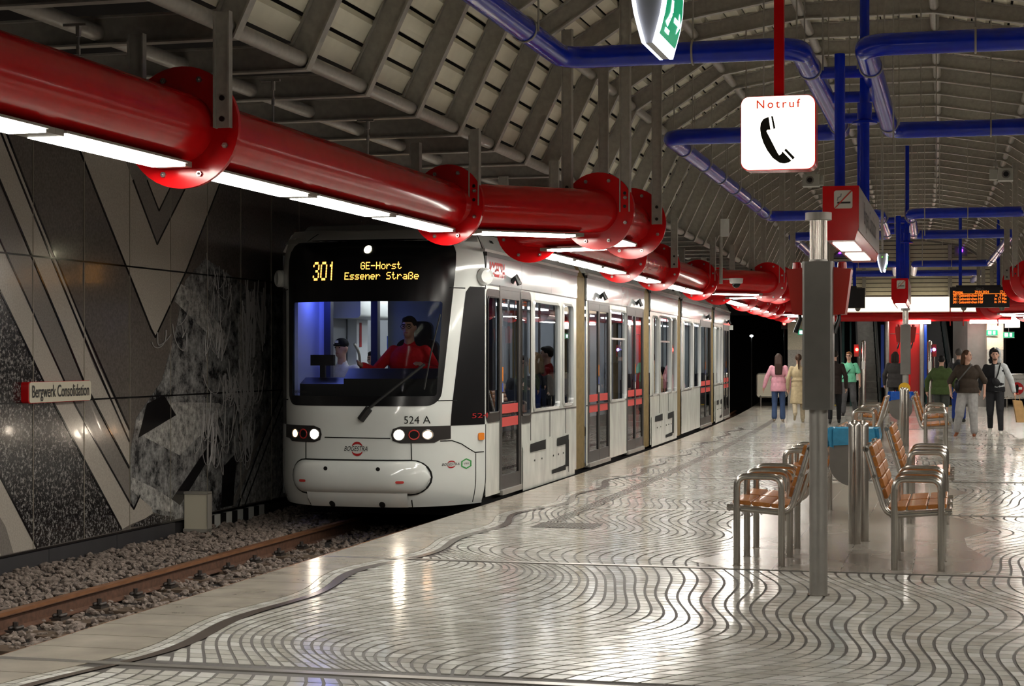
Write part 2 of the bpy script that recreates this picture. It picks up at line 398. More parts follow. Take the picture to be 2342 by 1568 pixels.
# ------------------------------------------------------------------ left wall with its mural of panels
wl = thing('wall_left', None, None, (0, 0, 0), kind='structure')
bb = MB(); bb.box(-8.5, -8.14, -9, 62, -.9, 4.3, 44); bb.build('wall_core', 'dark_void', wl, P1, smooth=0)
RZ = [(-.13, 1.187), (1.197, 2.494), (2.504, 3.82)]
for k in range(-4, 8):
    s0 = 14.29+.958*k
    for z0, z1 in RZ:
        bb = MB(); bb.box(-8.14, -8.1, s0+.004, s0+.954, z0, z1); bb.build('wall_panel', 'panel_brown', wl, P1, smooth=0)
    bb = MB(); bb.box(-8.13, -8.0905, s0-.0035, s0+.0035, -.13, 3.82); bb.build('joint_profile', 'joint_light', wl, P1, smooth=0)
bb = MB(); bb.box(-8.14, -8.1, 21.96, 61, -.13, 3.82, 30); bb.build('wall_panel_run', 'panel_brown', wl, P1, smooth=0)
for z in (1.192, 2.499, -.135):
    bb = MB(); bb.box(-8.13, -8.0895, 10, 22, z-.008, z+.008, 8); bb.build('joint_shadow', 'panel_black', wl, P1, smooth=0)
MUR = [
 ('mural_shape', 'panel_light', 1, [(15.15, 3.56), (16.69, 1.89), (16.8, 1.81), (16.89, 1.89), (17.56, 2.52), (18.49, 3.57), (18.69, 3.8), (14.93, 3.8)]),
 ('mural_shape', 'panel_mid', 2, [(16.28, 3.37), (16.84, 2.77), (17.54, 3.41), (17.87, 3.8), (15.9, 3.8)]),
 ('mural_shape', 'panel_light', 3, [(16.68, 3.32), (16.88, 3.12), (17.12, 3.34), (17.5, 3.8), (16.3, 3.8)]),
 ('mural_shape', 'panel_light', 1, [(13.73, 3.12), (14.81, 1.89), (15.25, 1.38), (16.2, 0.51), (16.2, 0.74), (15.8, 1.16), (15.46, 1.5), (15.08, 1.95), (14.31, 2.84), (13.5, 3.8), (13.13, 3.8)]),
 ('mural_shape', 'panel_light', 1, [(13.6, 3.8), (14.36, 2.88), (15.16, 1.97), (15.52, 1.54), (16.2, 0.85), (16.2, 0.77), (15.47, 1.53), (15.11, 1.96), (14.33, 2.86), (13.54, 3.8)]),
 ('mural_shape', 'panel_mid', 1, [(13.88, 2.46), (14.43, 1.86), (14.77, 1.5), (15.08, 1.16), (16.2, 0.16), (16.2, 0.46), (15.25, 1.33), (14.81, 1.85), (13.73, 3.07), (12.9, 4.0), (12.3, 3.82)]),
 ('mural_shape', 'panel_light', 1, [(12.3, 3.7), (13.73, 2.17), (14.03, 1.85), (14.68, 1.17), (16.04, -.11), (16.22, -.08), (16.55, -.05), (16.74, -.01), (16.7, .07), (16.43, .18), (16.29, .07), (16.22, .12), (15.08, 1.13), (14.77, 1.47), (14.43, 1.83), (13.86, 2.45), (12.6, 3.8)]),
 ('mural_coal', 'coal_print', 1, [(12.3, 3.65), (13.73, 2.15), (14.03, 1.83), (14.68, 1.15), (16.02, -.12), (14.38, -.12), (13.73, .57), (12.3, 2.1)]),
 ('mural_coal', 'coal_print', 2, [(16.22, -.1), (16.74, -.02), (17.26, -.09), (17.26, -.125), (16.55, -.125)]),
 ('mural_shape', 'panel_light', 1, [(12.3, 2.05), (13.73, .55), (14.36, -.12), (12.3, -.12)]),
 ('mural_shape', 'panel_mid', 2, [(13.1, .82), (13.82, .12), (13.95, -.12), (13.75, -.12), (13.0, .62)]),
 ('mural_rubble', 'rubble_print', 1, [(16.23, .64), (16.36, .98), (16.96, 1.35), (17.28, 1.85), (17.55, 2.42), (18.08, 2.68), (19.3, 2.4), (20.6, 2.3), (20.6, -.12), (17.26, -.12), (16.74, 0.0), (16.29, .09), (16.23, .18)]),
 ('mural_rubble', 'rubble_pale', 2, [(20.6, 1.38), (19.01, -.11), (20.6, -.12)]),
 ('mural_shape', 'panel_mid', 2, [(20.6, 1.55), (18.78, -.11), (18.9, -.11), (20.6, 1.44)]),
 ('mural_rubble', 'rubble_pale', 2, [(16.23, .40), (16.86, .22), (17.23, .08), (17.23, -.04), (16.75, .03), (16.23, .27)]),
 ('mural_rubble', 'rubble_pale', 2, [(17.34, 2.39), (17.8, 2.30), (18.75, 1.80), (18.6, 1.67), (17.28, 2.18)]),
 ('mural_rubble', 'rubble_pale', 2, [(16.37, .94), (17.23, 1.12), (18.44, 1.08), (18.69, 1.0), (17.39, .55), (16.55, .78)]),
 ('mural_rubble', 'rubble_pale', 2, [(19.0, 2.1), (19.7, 1.9), (19.75, 1.1), (19.3, .7), (19.05, 1.0)]),
 ('mural_shape', 'panel_black', 3, [(16.4, .78), (17.3, .98), (17.0, 1.2), (16.6, 1.12)]),
 ('mural_shape', 'panel_black', 3, [(17.2, .1), (18.4, .75), (18.5, .68), (17.4, .02)]),
 ('mural_shape', 'panel_black', 3, [(18.55, .35), (18.95, .5), (18.85, -.1), (18.5, -.1)]),
]
for nm, m, lv, pl in MUR:
    bb = MB(); bb.prism(pl, lambda a, c, d: P1((-8.1+d, a, c)), 0, .003+.0013*lv); bb.build(nm, m, wl, smooth=0)
OUT = [[(15.15, 3.56), (16.69, 1.89), (16.8, 1.80), (16.89, 1.89), (17.56, 2.52), (18.49, 3.57)], [(16.28, 3.37), (16.84, 2.76), (17.54, 3.41), (17.85, 3.72)], [(16.6, 3.4), (16.88, 3.11), (17.2, 3.42)],
       [(13.15, 3.78), (14.81, 1.88), (15.25, 1.36), (16.2, .49)], [(13.52, 3.8), (14.32, 2.85), (15.1, 1.95), (15.8, 1.18), (16.2, .75)], [(13.62, 3.8), (14.38, 2.88), (15.16, 1.98), (16.2, .87)],
       [(12.6, 3.8), (13.86, 2.46), (14.43, 1.84), (15.08, 1.14), (16.22, .13), (16.3, .07), (16.44, .2)], [(12.3, 3.68), (13.73, 2.16), (14.68, 1.16), (16.03, -.11)], [(12.3, 2.06), (13.73, .56), (14.36, -.12)], [(20.6, 1.40), (19.0, -.12)], [(20.6, 1.2), (19.2, -.12)], [(20.6, .2), (20.3, -.12)]]
for pl in OUT:
    bb = MB()
    for (a, c), (a2, c2) in zip(pl[:-1], pl[1:]):
        dx, dz = a2-a, c2-c; L = math.hypot(dx, dz); nx, nz = -dz/L*.011, dx/L*.011
        bb.prism([(a+nx, c+nz), (a2+nx, c2+nz), (a2-nx, c2-nz), (a-nx, c-nz)], lambda p, q, d: P1((-8.1+d, p, q)), 0, .0082)
    bb.build('mural_outline', 'panel_black', wl, smooth=0)
rg = random.Random(5); mat('cable_print', (.33, .32, .31, 1), .3)
def hang(cx, cz, n, spread, length, seed, r=.006):
    rr = random.Random(seed); bb = MB()
    for i in range(n):
        a = rr.uniform(-.25, .25); x = cx+rr.uniform(-spread, spread)*.5; z = cz+rr.uniform(-.1, .1); pts = []
        dx = rr.uniform(-spread, spread); sag = rr.uniform(.4, 1.0)*length
        for k in range(13):
            u = k/12; pts.append(P1((-8.090, x+dx*u+.06*math.sin(u*5+i), z-sag*4*u*(1-u)*(.7+.5*u)+a*u)))
        bb.tube(pts, r, 4, cap=False)
    return bb.build('mural_cables', 'cable_print', wl)
hang(19.2, 1.35, 22, .5, .45, 1); hang(18.3, 1.9, 9, .35, .35, 2); hang(18.2, .9, 16, .45, .55, 3); hang(17.2, 1.9, 5, .4, .25, 4); hang(19.5, 2.3, 14, .3, .9, 5, .009); hang(18.7, 1.25, 20, .45, .3, 6); hang(19.3, .75, 12, .3, .5, 7); hang(18.5, 2.5, 10, .4, .4, 8, .004)
# plinth with striped warning band
for k in range(-5, 3):
    s0 = 13.2+1.35*k; bb = MB(); bb.box(-8.14, -8.08, s0+.004, s0+1.346, -.5, -.15); bb.build('plinth_panel', 'plinth', wl, P1, smooth=0)
for k in range(14):
    s0 = 17.6+.165*k; bb = MB(); bb.box(-8.12, -8.07, s0, s0+.165, -.40, -.16); bb.build('warning_stripe', 'stripe_white' if k % 2 == 0 else 'black', wl, P1, smooth=0)
text('plinth_lettering', 'zug', .12, 'black', wl, lambda a, c: P1((-8.068, 17.68-a*-1, -.3+c)))
# name board on the wall
o = thing('station_name_board', 'small cream name board reading Bergwerk Consolidation on the dark mural wall', 'sign', P1((-8.05, 14.65, 1.2)), wc=True)
mat('sign_cream', (.62, .58, .46, 1), .35); mat('sign_ink', (.012, .012, .012, 1), .5)
bb = MB(); bb.prism(rrect(14.08, 15.24, 1.185, 1.375, .03), lambda a, c, d: P1((-8.1+d, a, c)), .0, .075); bb.build('board_body', 'red_paint', o)
bb = MB(); bb.prism(rrect(14.09, 15.235, 1.19, 1.372, .028), lambda a, c, d: P1((-8.1+d, a, c)), .074, .084); bb.build('board_face', 'sign_cream', o)
text('lettering', 'Bergwerk Consolidation', .155, 'sign_ink', o, lambda a, c: P1((-8.012, 14.66+a, 1.283+c)), sx=.70, bold=.002)
# white board standing at the wall foot
o = thing('track_marker_board', 'plain white metal board standing in the ballast at the foot of the mural', 'board', P1((-7.95, 17.55, -.3)), wc=True)
bb = MB(); bb.box(-8.09, -7.82, 17.5, 17.52, -.24, .13); bb.build('face', 'sign_cream', o, P1, smooth=0)
bb = MB(); bb.box(-8.1, -7.815, 17.49, 17.60, .13, .155); bb.box(-8.1, -7.815, 17.49, 17.60, -.275, -.24); bb.box(-7.825, -7.815, 17.49, 17.6, -.3, .15); bb.build('frame', 'lamp_bracket', o, P1, smooth=0)
bb = MB(); bb.box(-8.08, -8.05, 17.53, 17.56, -.42, -.2); bb.box(-7.87, -7.84, 17.53, 17.56, -.42, -.2); bb.build('foot', 'rail_side', o, P1, smooth=0)
# right wall and bed of the second track
bb = MB(); bb.box(3.4, 6.6, -9, 62, -.9, -.42, 40); x = bb.build('floor_track_bed_right', 'ballast_bed', None, P1, smooth=0); tag(x, kind='structure')
bb = MB(); bb.box(6.4, 6.8, -9, 62, -.9, 4.3, 40); x = bb.build('wall_right', 'panel_brown', None, P1, smooth=0); tag(x, kind='structure')
# ------------------------------------------------------------------ roof: frames, purlin tubes, planks
ceiling = thing('ceiling', None, None, (0, 0, 0), kind='structure')
TCC = -1.02
HALF = [(-7.2, 3.47), (-4.2, 3.48), (-3.72, 4.48), (-2.85, 5.05), (-1.71, 5.24)]
PROF = HALF+[(2*TCC-t, z) for t, z in HALF[::-1]]
def offs(prof, d):
    out = []
    for i in range(len(prof)):
        def nrm(a, b2):
            dx, dz = b2[0]-a[0], b2[1]-a[1]; L = math.hypot(dx, dz); return (-dz/L, dx/L)
        ns = []
        if i > 0: ns.append(nrm(prof[i-1], prof[i]))
        if i < len(prof)-1: ns.append(nrm(prof[i], prof[i+1]))
        nx = sum(n[0] for n in ns)/len(ns); nz = sum(n[1] for n in ns)/len(ns); L = nx*nx+nz*nz
        out.append((prof[i][0]+nx/L*d, prof[i][1]+nz/L*d))
    return out
fb = MB()
for d0, d1, w in ((0, .012, .040), (.012, .165, .006), (.165, .178, .040)):
    a, c = offs(PROF, d0), offs(PROF, d1)
    for i in range(len(PROF)-1):
        vs = []
        for q in (i, i+1):
            for y in (-w, w): vs += [(a[q][0], y, a[q][1]), (c[q][0], y, c[q][1])]
        fb.add(vs, [(0, 1, 3, 2), (4, 6, 7, 5), (0, 4, 5, 1), (2, 3, 7, 6), (0, 2, 6, 4), (1, 5, 7, 3)])
FS = [10.95+1.19*k for k in range(-5, 41)]
proto = None
for s in FS:
    p = P2((0, s, 0)); h = heading(s)
    if proto is None: proto = fb.build('roof_frame', 'grey_steel', ceiling, smooth=0); o = proto
    else: o = inst(proto, 'roof_frame', ceiling)
    o.location = p; o.rotation_euler = (0, 0, h)
mid = offs(PROF, .075)
NODES = [(-5.1, 3.555), mid[1], mid[2], mid[3], mid[4], mid[5], mid[6], mid[7], mid[8], (2*TCC+5.1, 3.555)]
for (t, z) in NODES:
    dn = 0
    bb = MB(); bb.tube([P2((t, s, z-dn)) for s in np.arange(4.5, 58.6, 1.19)], .05, 12); bb.build('purlin_tube', 'galv_paint' if 'galv_paint' in M else 'grey_steel', ceiling)
# planks of the cladding, laid lengthwise outside the frames
po = offs(PROF, .185); pieces = []
for i in range(1, len(po)-2):
    a, c = po[i], po[i+1]; L = math.hypot(c[0]-a[0], c[1]-a[1]); n = max(1, round(L/.2))
    for k in range(n): pieces.append((a, c, k/n, (k+1)/n, L/n))
ss = np.arange(4, 60, 3.5)
for a, c, f0, f1, w in pieces:
    ux, uz = (c[0]-a[0]), (c[1]-a[1]); L = math.hypot(ux, uz); ux /= L; uz /= L; nx, nz = -uz, ux
    x0, z0 = a[0]+ux*L*f0, a[1]+uz*L*f0; sec = [(.006, .0), (.05, .0), (w*.72, -.012), (w-.02, .03), (w-.02, .055), (.006, .045)]
    pts = [(x0+ux*p+nx*q, z0+uz*p+nz*q) for p, q in sec]; n = len(pts); bb = MB()
    for s in ss: bb.v += [(x, s, z) for x, z in pts]
    for i in range(len(ss)-1):
        for k in range(n): bb.f.append((i*n+k, i*n+(k+1) % n, (i+1)*n+(k+1) % n, (i+1)*n+k))
    bb.build('ceiling_plank', 'cream_plank', ceiling, P2, smooth=0)
# dark shell above
sh = [(-8.5, 4.25), (-5.1, 4.25), (-4.6, 3.95)]+[p for p in offs(PROF, .42)[2:8]]+[(2*TCC+4.6, 3.95), (2*TCC+5.1, 4.25), (6.8, 4.25)]
bb = MB()
ss = np.arange(-9, 63, 4.0)
for s in ss: bb.v += [(t, s, z) for t, z in sh]
n = len(sh)
for i in range(len(ss)-1):
    for k in range(n-1): bb.f.append((i*n+k, i*n+k+1, (i+1)*n+k+1, (i+1)*n+k))
bb.build('roof_shell', 'dark_void', ceiling, P2, smooth=0)
# ------------------------------------------------------------------ red pipe with lamps (left) and its twin over the second track
ZP = 2.93; RP = .20; RF = .355
LEFT = [(3.0, -4.42), (14.92, -4.42), (15.9, -3.27), (17.45, -3.25), (17.9, -4.40), (30.65, -4.38), (31.75, -3.28), (33.0, -3.2), (33.4, -4.36), (46.4, -4.38), (47.4, -3.27), (48.7, -3.22), (49.3, -4.38), (55.6, -4.40)]
FL = {0: [9.5], 4: [23.06, 26.04], 8: [38.2, 41.3, 44.0], 12: [52.0]}
bolt = MB(); bolt.tube([(0, 0, 0), (0, -.016, 0)], .017, 6); bolt.caps((0, -.016, 0), (0, -.02, 0), .008, n=6)
BOLT = [None]
def red_pipe(pts, label, group, detail):
    root = thing('red_pipe', label, 'pipe', P2((pts[0][1], pts[0][0], 0)), group=group)
    base = Vector(root.location)
    def W2(p): return tuple(Vector(P2(p))-base)
    def flange(s, t, ang, idx):
        p = Vector(W2((t, s, ZP)))
        d = Vector((math.sin(ang), math.cos(ang), 0)); r = Vector((d.y, -d.x, 0))
        bb = MB(); bb.tube([p-d*.018, p+d*.018], RF, 40); f = bb.build('flange', 'red_paint', root, smooth=30)
        if detail and s < 46:
            for k in range(8):
                a = 2*math.pi*(k+.5)/8; q = p-d*.018+r*math.cos(a)*.295+Vector((0, 0, 1))*math.sin(a)*.295
                if BOLT[0] is None: o = bolt.build('bolt', 'bolt_steel', f); BOLT[0] = o
                else: o = inst(BOLT[0], 'bolt', f)
                o.location = q; o.rotation_euler = (0, 0, -ang)
        for sg in (-1, 1):
            tt = t+sg*.27; top = 3.475
            for (a0, z0), (a1, z1) in zip(PROF[:-1], PROF[1:]):
                if a0 <= tt <= a1: top = z0+(z1-z0)*(tt-a0)/(a1-a0)
            bb = MB(); q = Vector(W2((tt, s, 0)))-d*.05; z0 = 2.915 if sg > 0 else 2.98
            bb.obox((q.x, q.y, (z0+top)/2), r*.045, d*.006, Vector((0, 0, (top-z0)/2)))
            for e in (-1, 1): bb.obox((q.x+r.x*.045*e, q.y+r.y*.045*e, (z0+top)/2), r*.005, d*.024, Vector((0, 0, (top-z0)/2)))
            h = bb.build('hanger', 'grey_steel', root, smooth=0)
            for dz in (.05, .17):
                bb = MB(); bb.cyl((q.x-d.x*.006, q.y-d.y*.006, z0+dz), tuple(-d), .016, .012, 8); bb.build('hanger_bolt', 'black', h)
    def lamp(p0, p1):
        p0, p1 = Vector(p0), Vector(p1); d = (p1-p0).normalized(); r = Vector((d.y, -d.x, 0)); L = (p1-p0).length
        c = (p0+p1)/2; c.z = ZP-RP-.016
        bb = MB(); bb.obox(c-Vector((0, 0, .022)), r*.10, d*(L/2-.09), Vector((0, 0, .009))); lm = bb.build('lamp_diffuser', 'lamp_diffuser', root, smooth=0)
        bb = MB()
        for e in (-1, 1): bb.obox(c+d*e*(L/2-.045)-Vector((0, 0, .012)), r*.102, d*.044, Vector((0, 0, .016)))
        bb.obox(c-Vector((0, 0, .006)), r*.118, d*(L/2-.088), Vector((0, 0, .007))); bb.build('lamp_housing', 'lamp_bracket', lm, smooth=0)
    for i in range(len(pts)-1):
        (s0, t0), (s1, t1) = pts[i], pts[i+1]
        bb = MB(); bb.tube([W2((p.x, p.y, ZP)) for p in sub((t0, s0, 0), (t1, s1, 0), 1.2)], RP, 28); bb.build('pipe_section', 'red_paint', root, smooth=30)
        brk = [s0]+[x for x in FL.get(i, []) if abs(t0-t1) < .3]+[s1]
        for a, c in zip(brk[:-1], brk[1:]):
            fa, fc = (a-s0)/(s1-s0), (c-s0)/(s1-s0); L = math.hypot((s1-s0)*(fc-fa), (t1-t0)*(fc-fa))
            if L < 1.0: continue
            n = max(1, round((L-.3)/1.75)); m0 = .10/L if L > 3 else .2/L
            for k in range(n):
                g0 = fa+(fc-fa)*(m0+(1-2*m0)*k/n); g1 = fa+(fc-fa)*(m0+(1-2*m0)*(k+1)/n)
                lamp(W2((t0+(t1-t0)*g0, s0+(s1-s0)*g0, 0)), W2((t0+(t1-t0)*g1, s0+(s1-s0)*g1, 0)))
        for x in FL.get(i, []): flange(x, t0+(t1-t0)*(x-s0)/(s1-s0), -heading(x), 0)
    for i in range(1, len(pts)-1):
        s, t = pts[i]; left = (i % 4 in (1, 2)); flange(s, t, math.radians(10 if left else -2)*(1 if pts[1][1] < -2 else -1), i)
    # elbows
    for i in range(1, len(pts)-1):
        bb = MB(); bb.ell(W2((pts[i][1], pts[i][0], ZP)), RP*.995, RP*.995, RP*.995, 20, 12); bb.build('elbow', 'red_paint', root)
    return root
red_pipe(LEFT, 'glossy red pipe with bolted flanges and white lamps zigzagging above the tram side', 'red lamp pipes', True)
red_pipe([(s, 2*TCC-t) for s, t in LEFT], 'red lamp pipe over the far right track, only its lamps and flanges showing', 'red lamp pipes', False)
# thin rods hanging the wiring above the flat part
for k, (s, t) in enumerate([(9.05, -4.85), (11.2, -4.55), (13.3, -4.6)]):
    o = thing('hanging_rod', ['thin threaded rod hanging behind the nearest red pipe at upper left', 'thin threaded rod hanging above the red pipe past its first flange', 'thin threaded rod hanging above the red pipe before its second flange'][k], 'rod', P2((t, s, 2.95)), wc=True)
    bb = MB(); bb.tube([P2((t, s, 2.95)), P2((t, s, 3.47))], .007, 6); bb.build('rod', 'galvanised', o)
    bb = MB(); bb.cyl(P2((t, s, 3.30)), (0, 0, 1), .013, .05, 8); bb.build('nut', 'galvanised', o)
    bb = MB(); bb.cyl(P2((t, s, 3.4)), (0, 0, 1), .016, .06, 8); bb.build('coupling', 'galvanised', o)
    bb = MB(); bb.box(t-.09, t+.05, s-.012, s+.012, 3.46, 3.475); bb.build('clamp', 'galvanised', o)
# ------------------------------------------------------------------ blue ducts
ZB = 4.0; RB = .088
def blue_duct(side, label):
    X = lambda t: t if side < 0 else 2*TCC-t
    o = thing('blue_duct', label, 'duct', P2((X(-3.15), 14, ZB)), group='blue ceiling ducts', wc=True)
    OUTT, INN = -3.15, -1.27
    path = [(OUTT, 5), (OUTT, 13.9), (INN, 13.9), (INN, 19.2), (OUTT, 19.2), (OUTT, 30.4), (INN, 30.4), (INN, 35.7), (OUTT, 35.7), (OUTT, 46.9), (INN, 46.9), (INN, 52.2), (OUTT, 52.2), (OUTT, 57.5)]
    pts = arc_path([(X(t), s, ZB) for t, s in path], .22, 6); full = [pts[0]]
    for a, c in zip(pts[:-1], pts[1:]): full += sub(a, c, 1.5)[1:]
    bb = MB(); bb.tube([P2(p) for p in full], RB, 20); bb.build('duct', 'blue_paint', o)
    # clamps with rods to the roof
    for t, s in [(-3.15, 12.6), (-2.1, 13.9), (-1.27, 14.9), (-1.27, 18.6), (-2.3, 19.2), (-3.15, 20.3), (-3.15, 22), (-3.15, 23.6), (-3.15, 25.2), (-3.15, 26.8), (-3.15, 28.4), (-3.15, 29.8), (-2.2, 30.4), (-1.27, 31.3), (-1.27, 34.9), (-2.3, 35.7), (-3.15, 37), (-3.15, 41), (-3.15, 45), (-2.2, 46.9)]:
        along = abs(t+3.15) < .01 or abs(t+1.27) < .01; x = X(t); bb = MB()
        ring = [(x+(RB+.006)*math.cos(a), s, ZB+(RB+.006)*math.sin(a)) if along else (x, s+(RB+.006)*math.cos(a), ZB+(RB+.006)*math.sin(a)) for a in [2*math.pi*k/20 for k in range(20)]]
        bb.tube([P2(p) for p in ring], .009, 6, closed=True)
        top = 5.2
        for (a0, z0), (a1, z1) in zip(PROF[:-1], PROF[1:]):
            if a0 <= x <= a1: top = z0+(z1-z0)*(x-a0)/(a1-a0)
        for e in ((-1, 1) if along else (0,)):
            bb.tube([P2((x+e*(RB+.02), s, ZB-.02 if e else ZB+RB)), P2((x+e*(RB+.02), s, top))], .008, 6)
        bb.build('pipe_clamp', 'lamp_bracket', o)
    return o
blue_duct(-1, 'glossy blue duct winding under the left half of the vault'); blue_duct(1, 'glossy blue duct winding under the right half of the vault')
def blue_post(s, t, z0, z1, label, r=.042, grp='blue sign posts'):
    bb = MB(); bb.tube([P2((t, s, z0)), P2((t, s, z1))], r, 14); o = bb.build('blue_post', 'blue_paint', None); return tag(o, label, 'post', grp)
CT = -.95
for k, base in enumerate((13.9, 30.5)):
    w = ['near', 'far'][k]
    for j, (ds, nm) in enumerate(((.35, 'first'), (1.75, 'second'), (3.15, 'third'))):
        tt = [-.98, -.86, -.96][j]
        bb = MB(); bb.tube([P2((-1.27, base+.9+ds*1.05, ZB)), P2((TCC*2+1.27, base+.9+ds*1.05, ZB))], .052, 14); o = bb.build('blue_cross_tube', 'blue_paint', None)
        tag(o, f'{nm} short blue tube bridging the two inner ducts above the {w} red box sign', 'tube', 'blue cross tubes')
        blue_post(base+ds, tt, 2.86, ZB if j != 1 else 5.4, f'{nm} blue post carrying the {w} red box sign')
    bb = MB(); bb.tube([P2((-.86, base+1.75, 3.62)), P2((-.86, base+1.75, 3.64)), P2((-.86, base+1.75, 3.66)), P2((-.86, base+1.75, 3.80))], [.11, .11, .062, .062], 18); o = bb.build('blue_flange_sleeve', 'blue_paint', None); tag(o, f'blue flanged sleeve on the middle post above the {w} red box sign', 'pipe fitting')
# ------------------------------------------------------------------ tram
mat('tram_white', (.66, .69, .67, 1), .12, var=.04, vscale=2, coat=.5)
mat('tram_upper', (.27, .29, .30, 1), .16, coat=.3)
mat('tram_grime', (.56, .58, .54, 1), .22, var=.16, vscale=5, coat=.2, stretch=(1, 1, .4))
mat('tram_grey', (.030, .027, .026, 1), .4, var=.1, spec=.2)
mat('tram_frame', (.52, .53, .51, 1), .2, .3)
mat('bellows', (.20, .145, .065, 1), .5, var=.15, vscale=10)
mat('tram_inner', (.70, .72, .74, 1), .5)
mat('tram_lining', (.38, .40, .43, 1), .5)
mat('tram_floor', (.08, .08, .085, 1), .6)
mat('seat_cloth', (.03, .035, .06, 1), .8)
mat('red_vinyl', (.50, .03, .025, 1), .4)
mat('signal_orange', (.75, .22, .02, 1), .25, coat=.5)
mat('decal_red', (.36, .012, .014, 1), .6, spec=.2); mat('decal_black', (.010, .010, .010, 1), .75, spec=.15); mat('decal_green', (.03, .28, .06, 1), .4); mat('decal_blue', (.03, .08, .4, 1), .4); mat('decal_white', (.8, .8, .78, 1), .4)
mat('led_amber', (.9, .4, .05, 1), .5, emit=(1, .42, .07, 1), es=4.5)
mat('headlight', (1, .95, .85, 1), .3, emit=(1, .84, .66, 1), es=60)
mat('headlight_warm', (1, .8, .6, 1), .3, emit=(1, .55, .28, 1), es=7)
mat('tram_lamp', (1, 1, 1, 1), .4, emit=(.90, .95, 1, 1), es=8.5)
mat('cab_blue_lamp', (.2, .3, 1, 1), .4, emit=(.20, .27, 1, 1), es=16)
mat('cab_blue_wall', (.35, .40, .72, 1), .45); mat('cab_grey', (.30, .38, .42, 1), .5); mat('cab_navy', (.02, .025, .07, 1), .4)
glass('glass_clear', (.90, .92, .92), 1.08); glass('glass_tint', (.62, .64, .66)); glass('glass_dark', (.16, .165, .17))
TC = -6.26
TR, TL = -5.08, -7.44
def hw(z): return 1.18-.20*max(0, (z-2.5)/.58)**2.4-.05*max(0, (.3-z)/.3)**2
def sfr(z): return 17.80+.15*max(0, z-1.0)+.75*max(0, (z-2.62)/.46)**2.6+.10*max(0, (.25-z)/.25)**2
def NO(u, z, o=0.):      # point on the nose, o = distance outwards
    f = sfr(z); s = f+max(0, 18.72-f)*abs(u)**3.6; k = abs(u)**5
    return P1((TC+u*hw(z)+math.copysign(o*k, u), s-o*(1-k), z))
tram = thing('tram', 'white low-floor tram on line 301 to GE-Horst pulling in at the left platform', 'tram', P1((TC, 18, -.245)), wc=True)
def patch(name, poly, m, o, c=None, rings=6, parent=tram, d=0):   # star-shaped patch of (u, z) points laid on the nose
    # resample edges so the patch follows the curve
    pl = []
    for i in range(len(poly)):
        a, b2 = poly[i], poly[(i+1) % len(poly)]; n = max(1, int(math.hypot((b2[0]-a[0])*1.18, b2[1]-a[1])/.05))
        pl += [(a[0]+(b2[0]-a[0])*k/n, a[1]+(b2[1]-a[1])*k/n) for k in range(n)]
    if c is None: c = (sum(p[0] for p in pl)/len(pl), sum(p[1] for p in pl)/len(pl))
    bb = MB(); n = len(pl); bb.v.append(NO(c[0], c[1], o))
    for r in range(1, rings+1): bb.v += [NO(c[0]+(p[0]-c[0])*r/rings, c[1]+(p[1]-c[1])*r/rings, o) for p in pl]
    for k in range(n): bb.f.append((0, 1+k, 1+(k+1) % n))
    for r in range(rings-1):
        for k in range(n): bb.f.append((1+r*n+k, 1+(r+1)*n+k, 1+(r+1)*n+(k+1) % n, 1+r*n+(k+1) % n))
    if d:
        e = len(bb.v); bb.v += [NO(p[0], p[1], o-d) for p in pl]; s0 = 1+(rings-1)*n
        for k in range(n): bb.f.append((s0+k, e+k, e+(k+1) % n, s0+(k+1) % n))
    return bb.build(name, m, parent, face=(0, -1, 0) if abs(c[0]) < .5 else None)
def ring(name, inner, outer, m, o, parent=tram, rows=8, d=0):   # surface between two outlines given at equal counts
    n = len(inner); bb = MB()
    for r in range(rows+1):
        bb.v += [NO(a[0]+(b2[0]-a[0])*r/rows, a[1]+(b2[1]-a[1])*r/rows, o) for a, b2 in zip(inner, outer)]
    for r in range(rows):
        for k in range(n): bb.f.append((r*n+k, (r+1)*n+k, (r+1)*n+(k+1) % n, r*n+(k+1) % n))
    return bb.build(name, m, parent)
def trap(u0b, u0t, u1b, u1t, z0, z1, r, n=5):        # rounded trapezium (left-bottom, left-top, right-bottom, right-top)
    p = rrect(0, 1, z0, z1, r, n); q = []
    for a, z in rrect(0, 2.0, z0, z1, r, n):
        f = (z-z0)/(z1-z0); l = u0b+(u0t-u0b)*f; rr = u1b+(u1t-u1b)*f; q.append((l+(rr-l)*a/2.0, z))
    return q
def dense(poly, step=.04):
    pl = []
    for i in range(len(poly)):
        a, b2 = poly[i], poly[(i+1) % len(poly)]; n = max(1, int(math.hypot((b2[0]-a[0])*1.18, b2[1]-a[1])/step))
        pl += [(a[0]+(b2[0]-a[0])*k/n, a[1]+(b2[1]-a[1])*k/n) for k in range(n)]
    return pl
WS = dense(trap(-.74, -.85, .72, .82, 1.075, 2.87, .14))
def radial(poly, c, u0, u1, z0, z1):      # matching points on a surrounding rectangle
    out = []
    for u, z in poly:
        du, dz = u-c[0], z-c[1]; k = 1e9
        if du > 1e-9: k = min(k, (u1-c[0])/du)
        if du < -1e-9: k = min(k, (u0-c[0])/du)
        if dz > 1e-9: k = min(k, (z1-c[1])/dz)
        if dz < -1e-9: k = min(k, (z0-c[1])/dz)
        out.append((c[0]+du*k, c[1]+dz*k))
    return out
outer = radial(WS, (-.015, 1.95), -1, 1, 0.0, 3.0)
ring('nose_shell', WS, outer, 'tram_white', 0, rows=22)
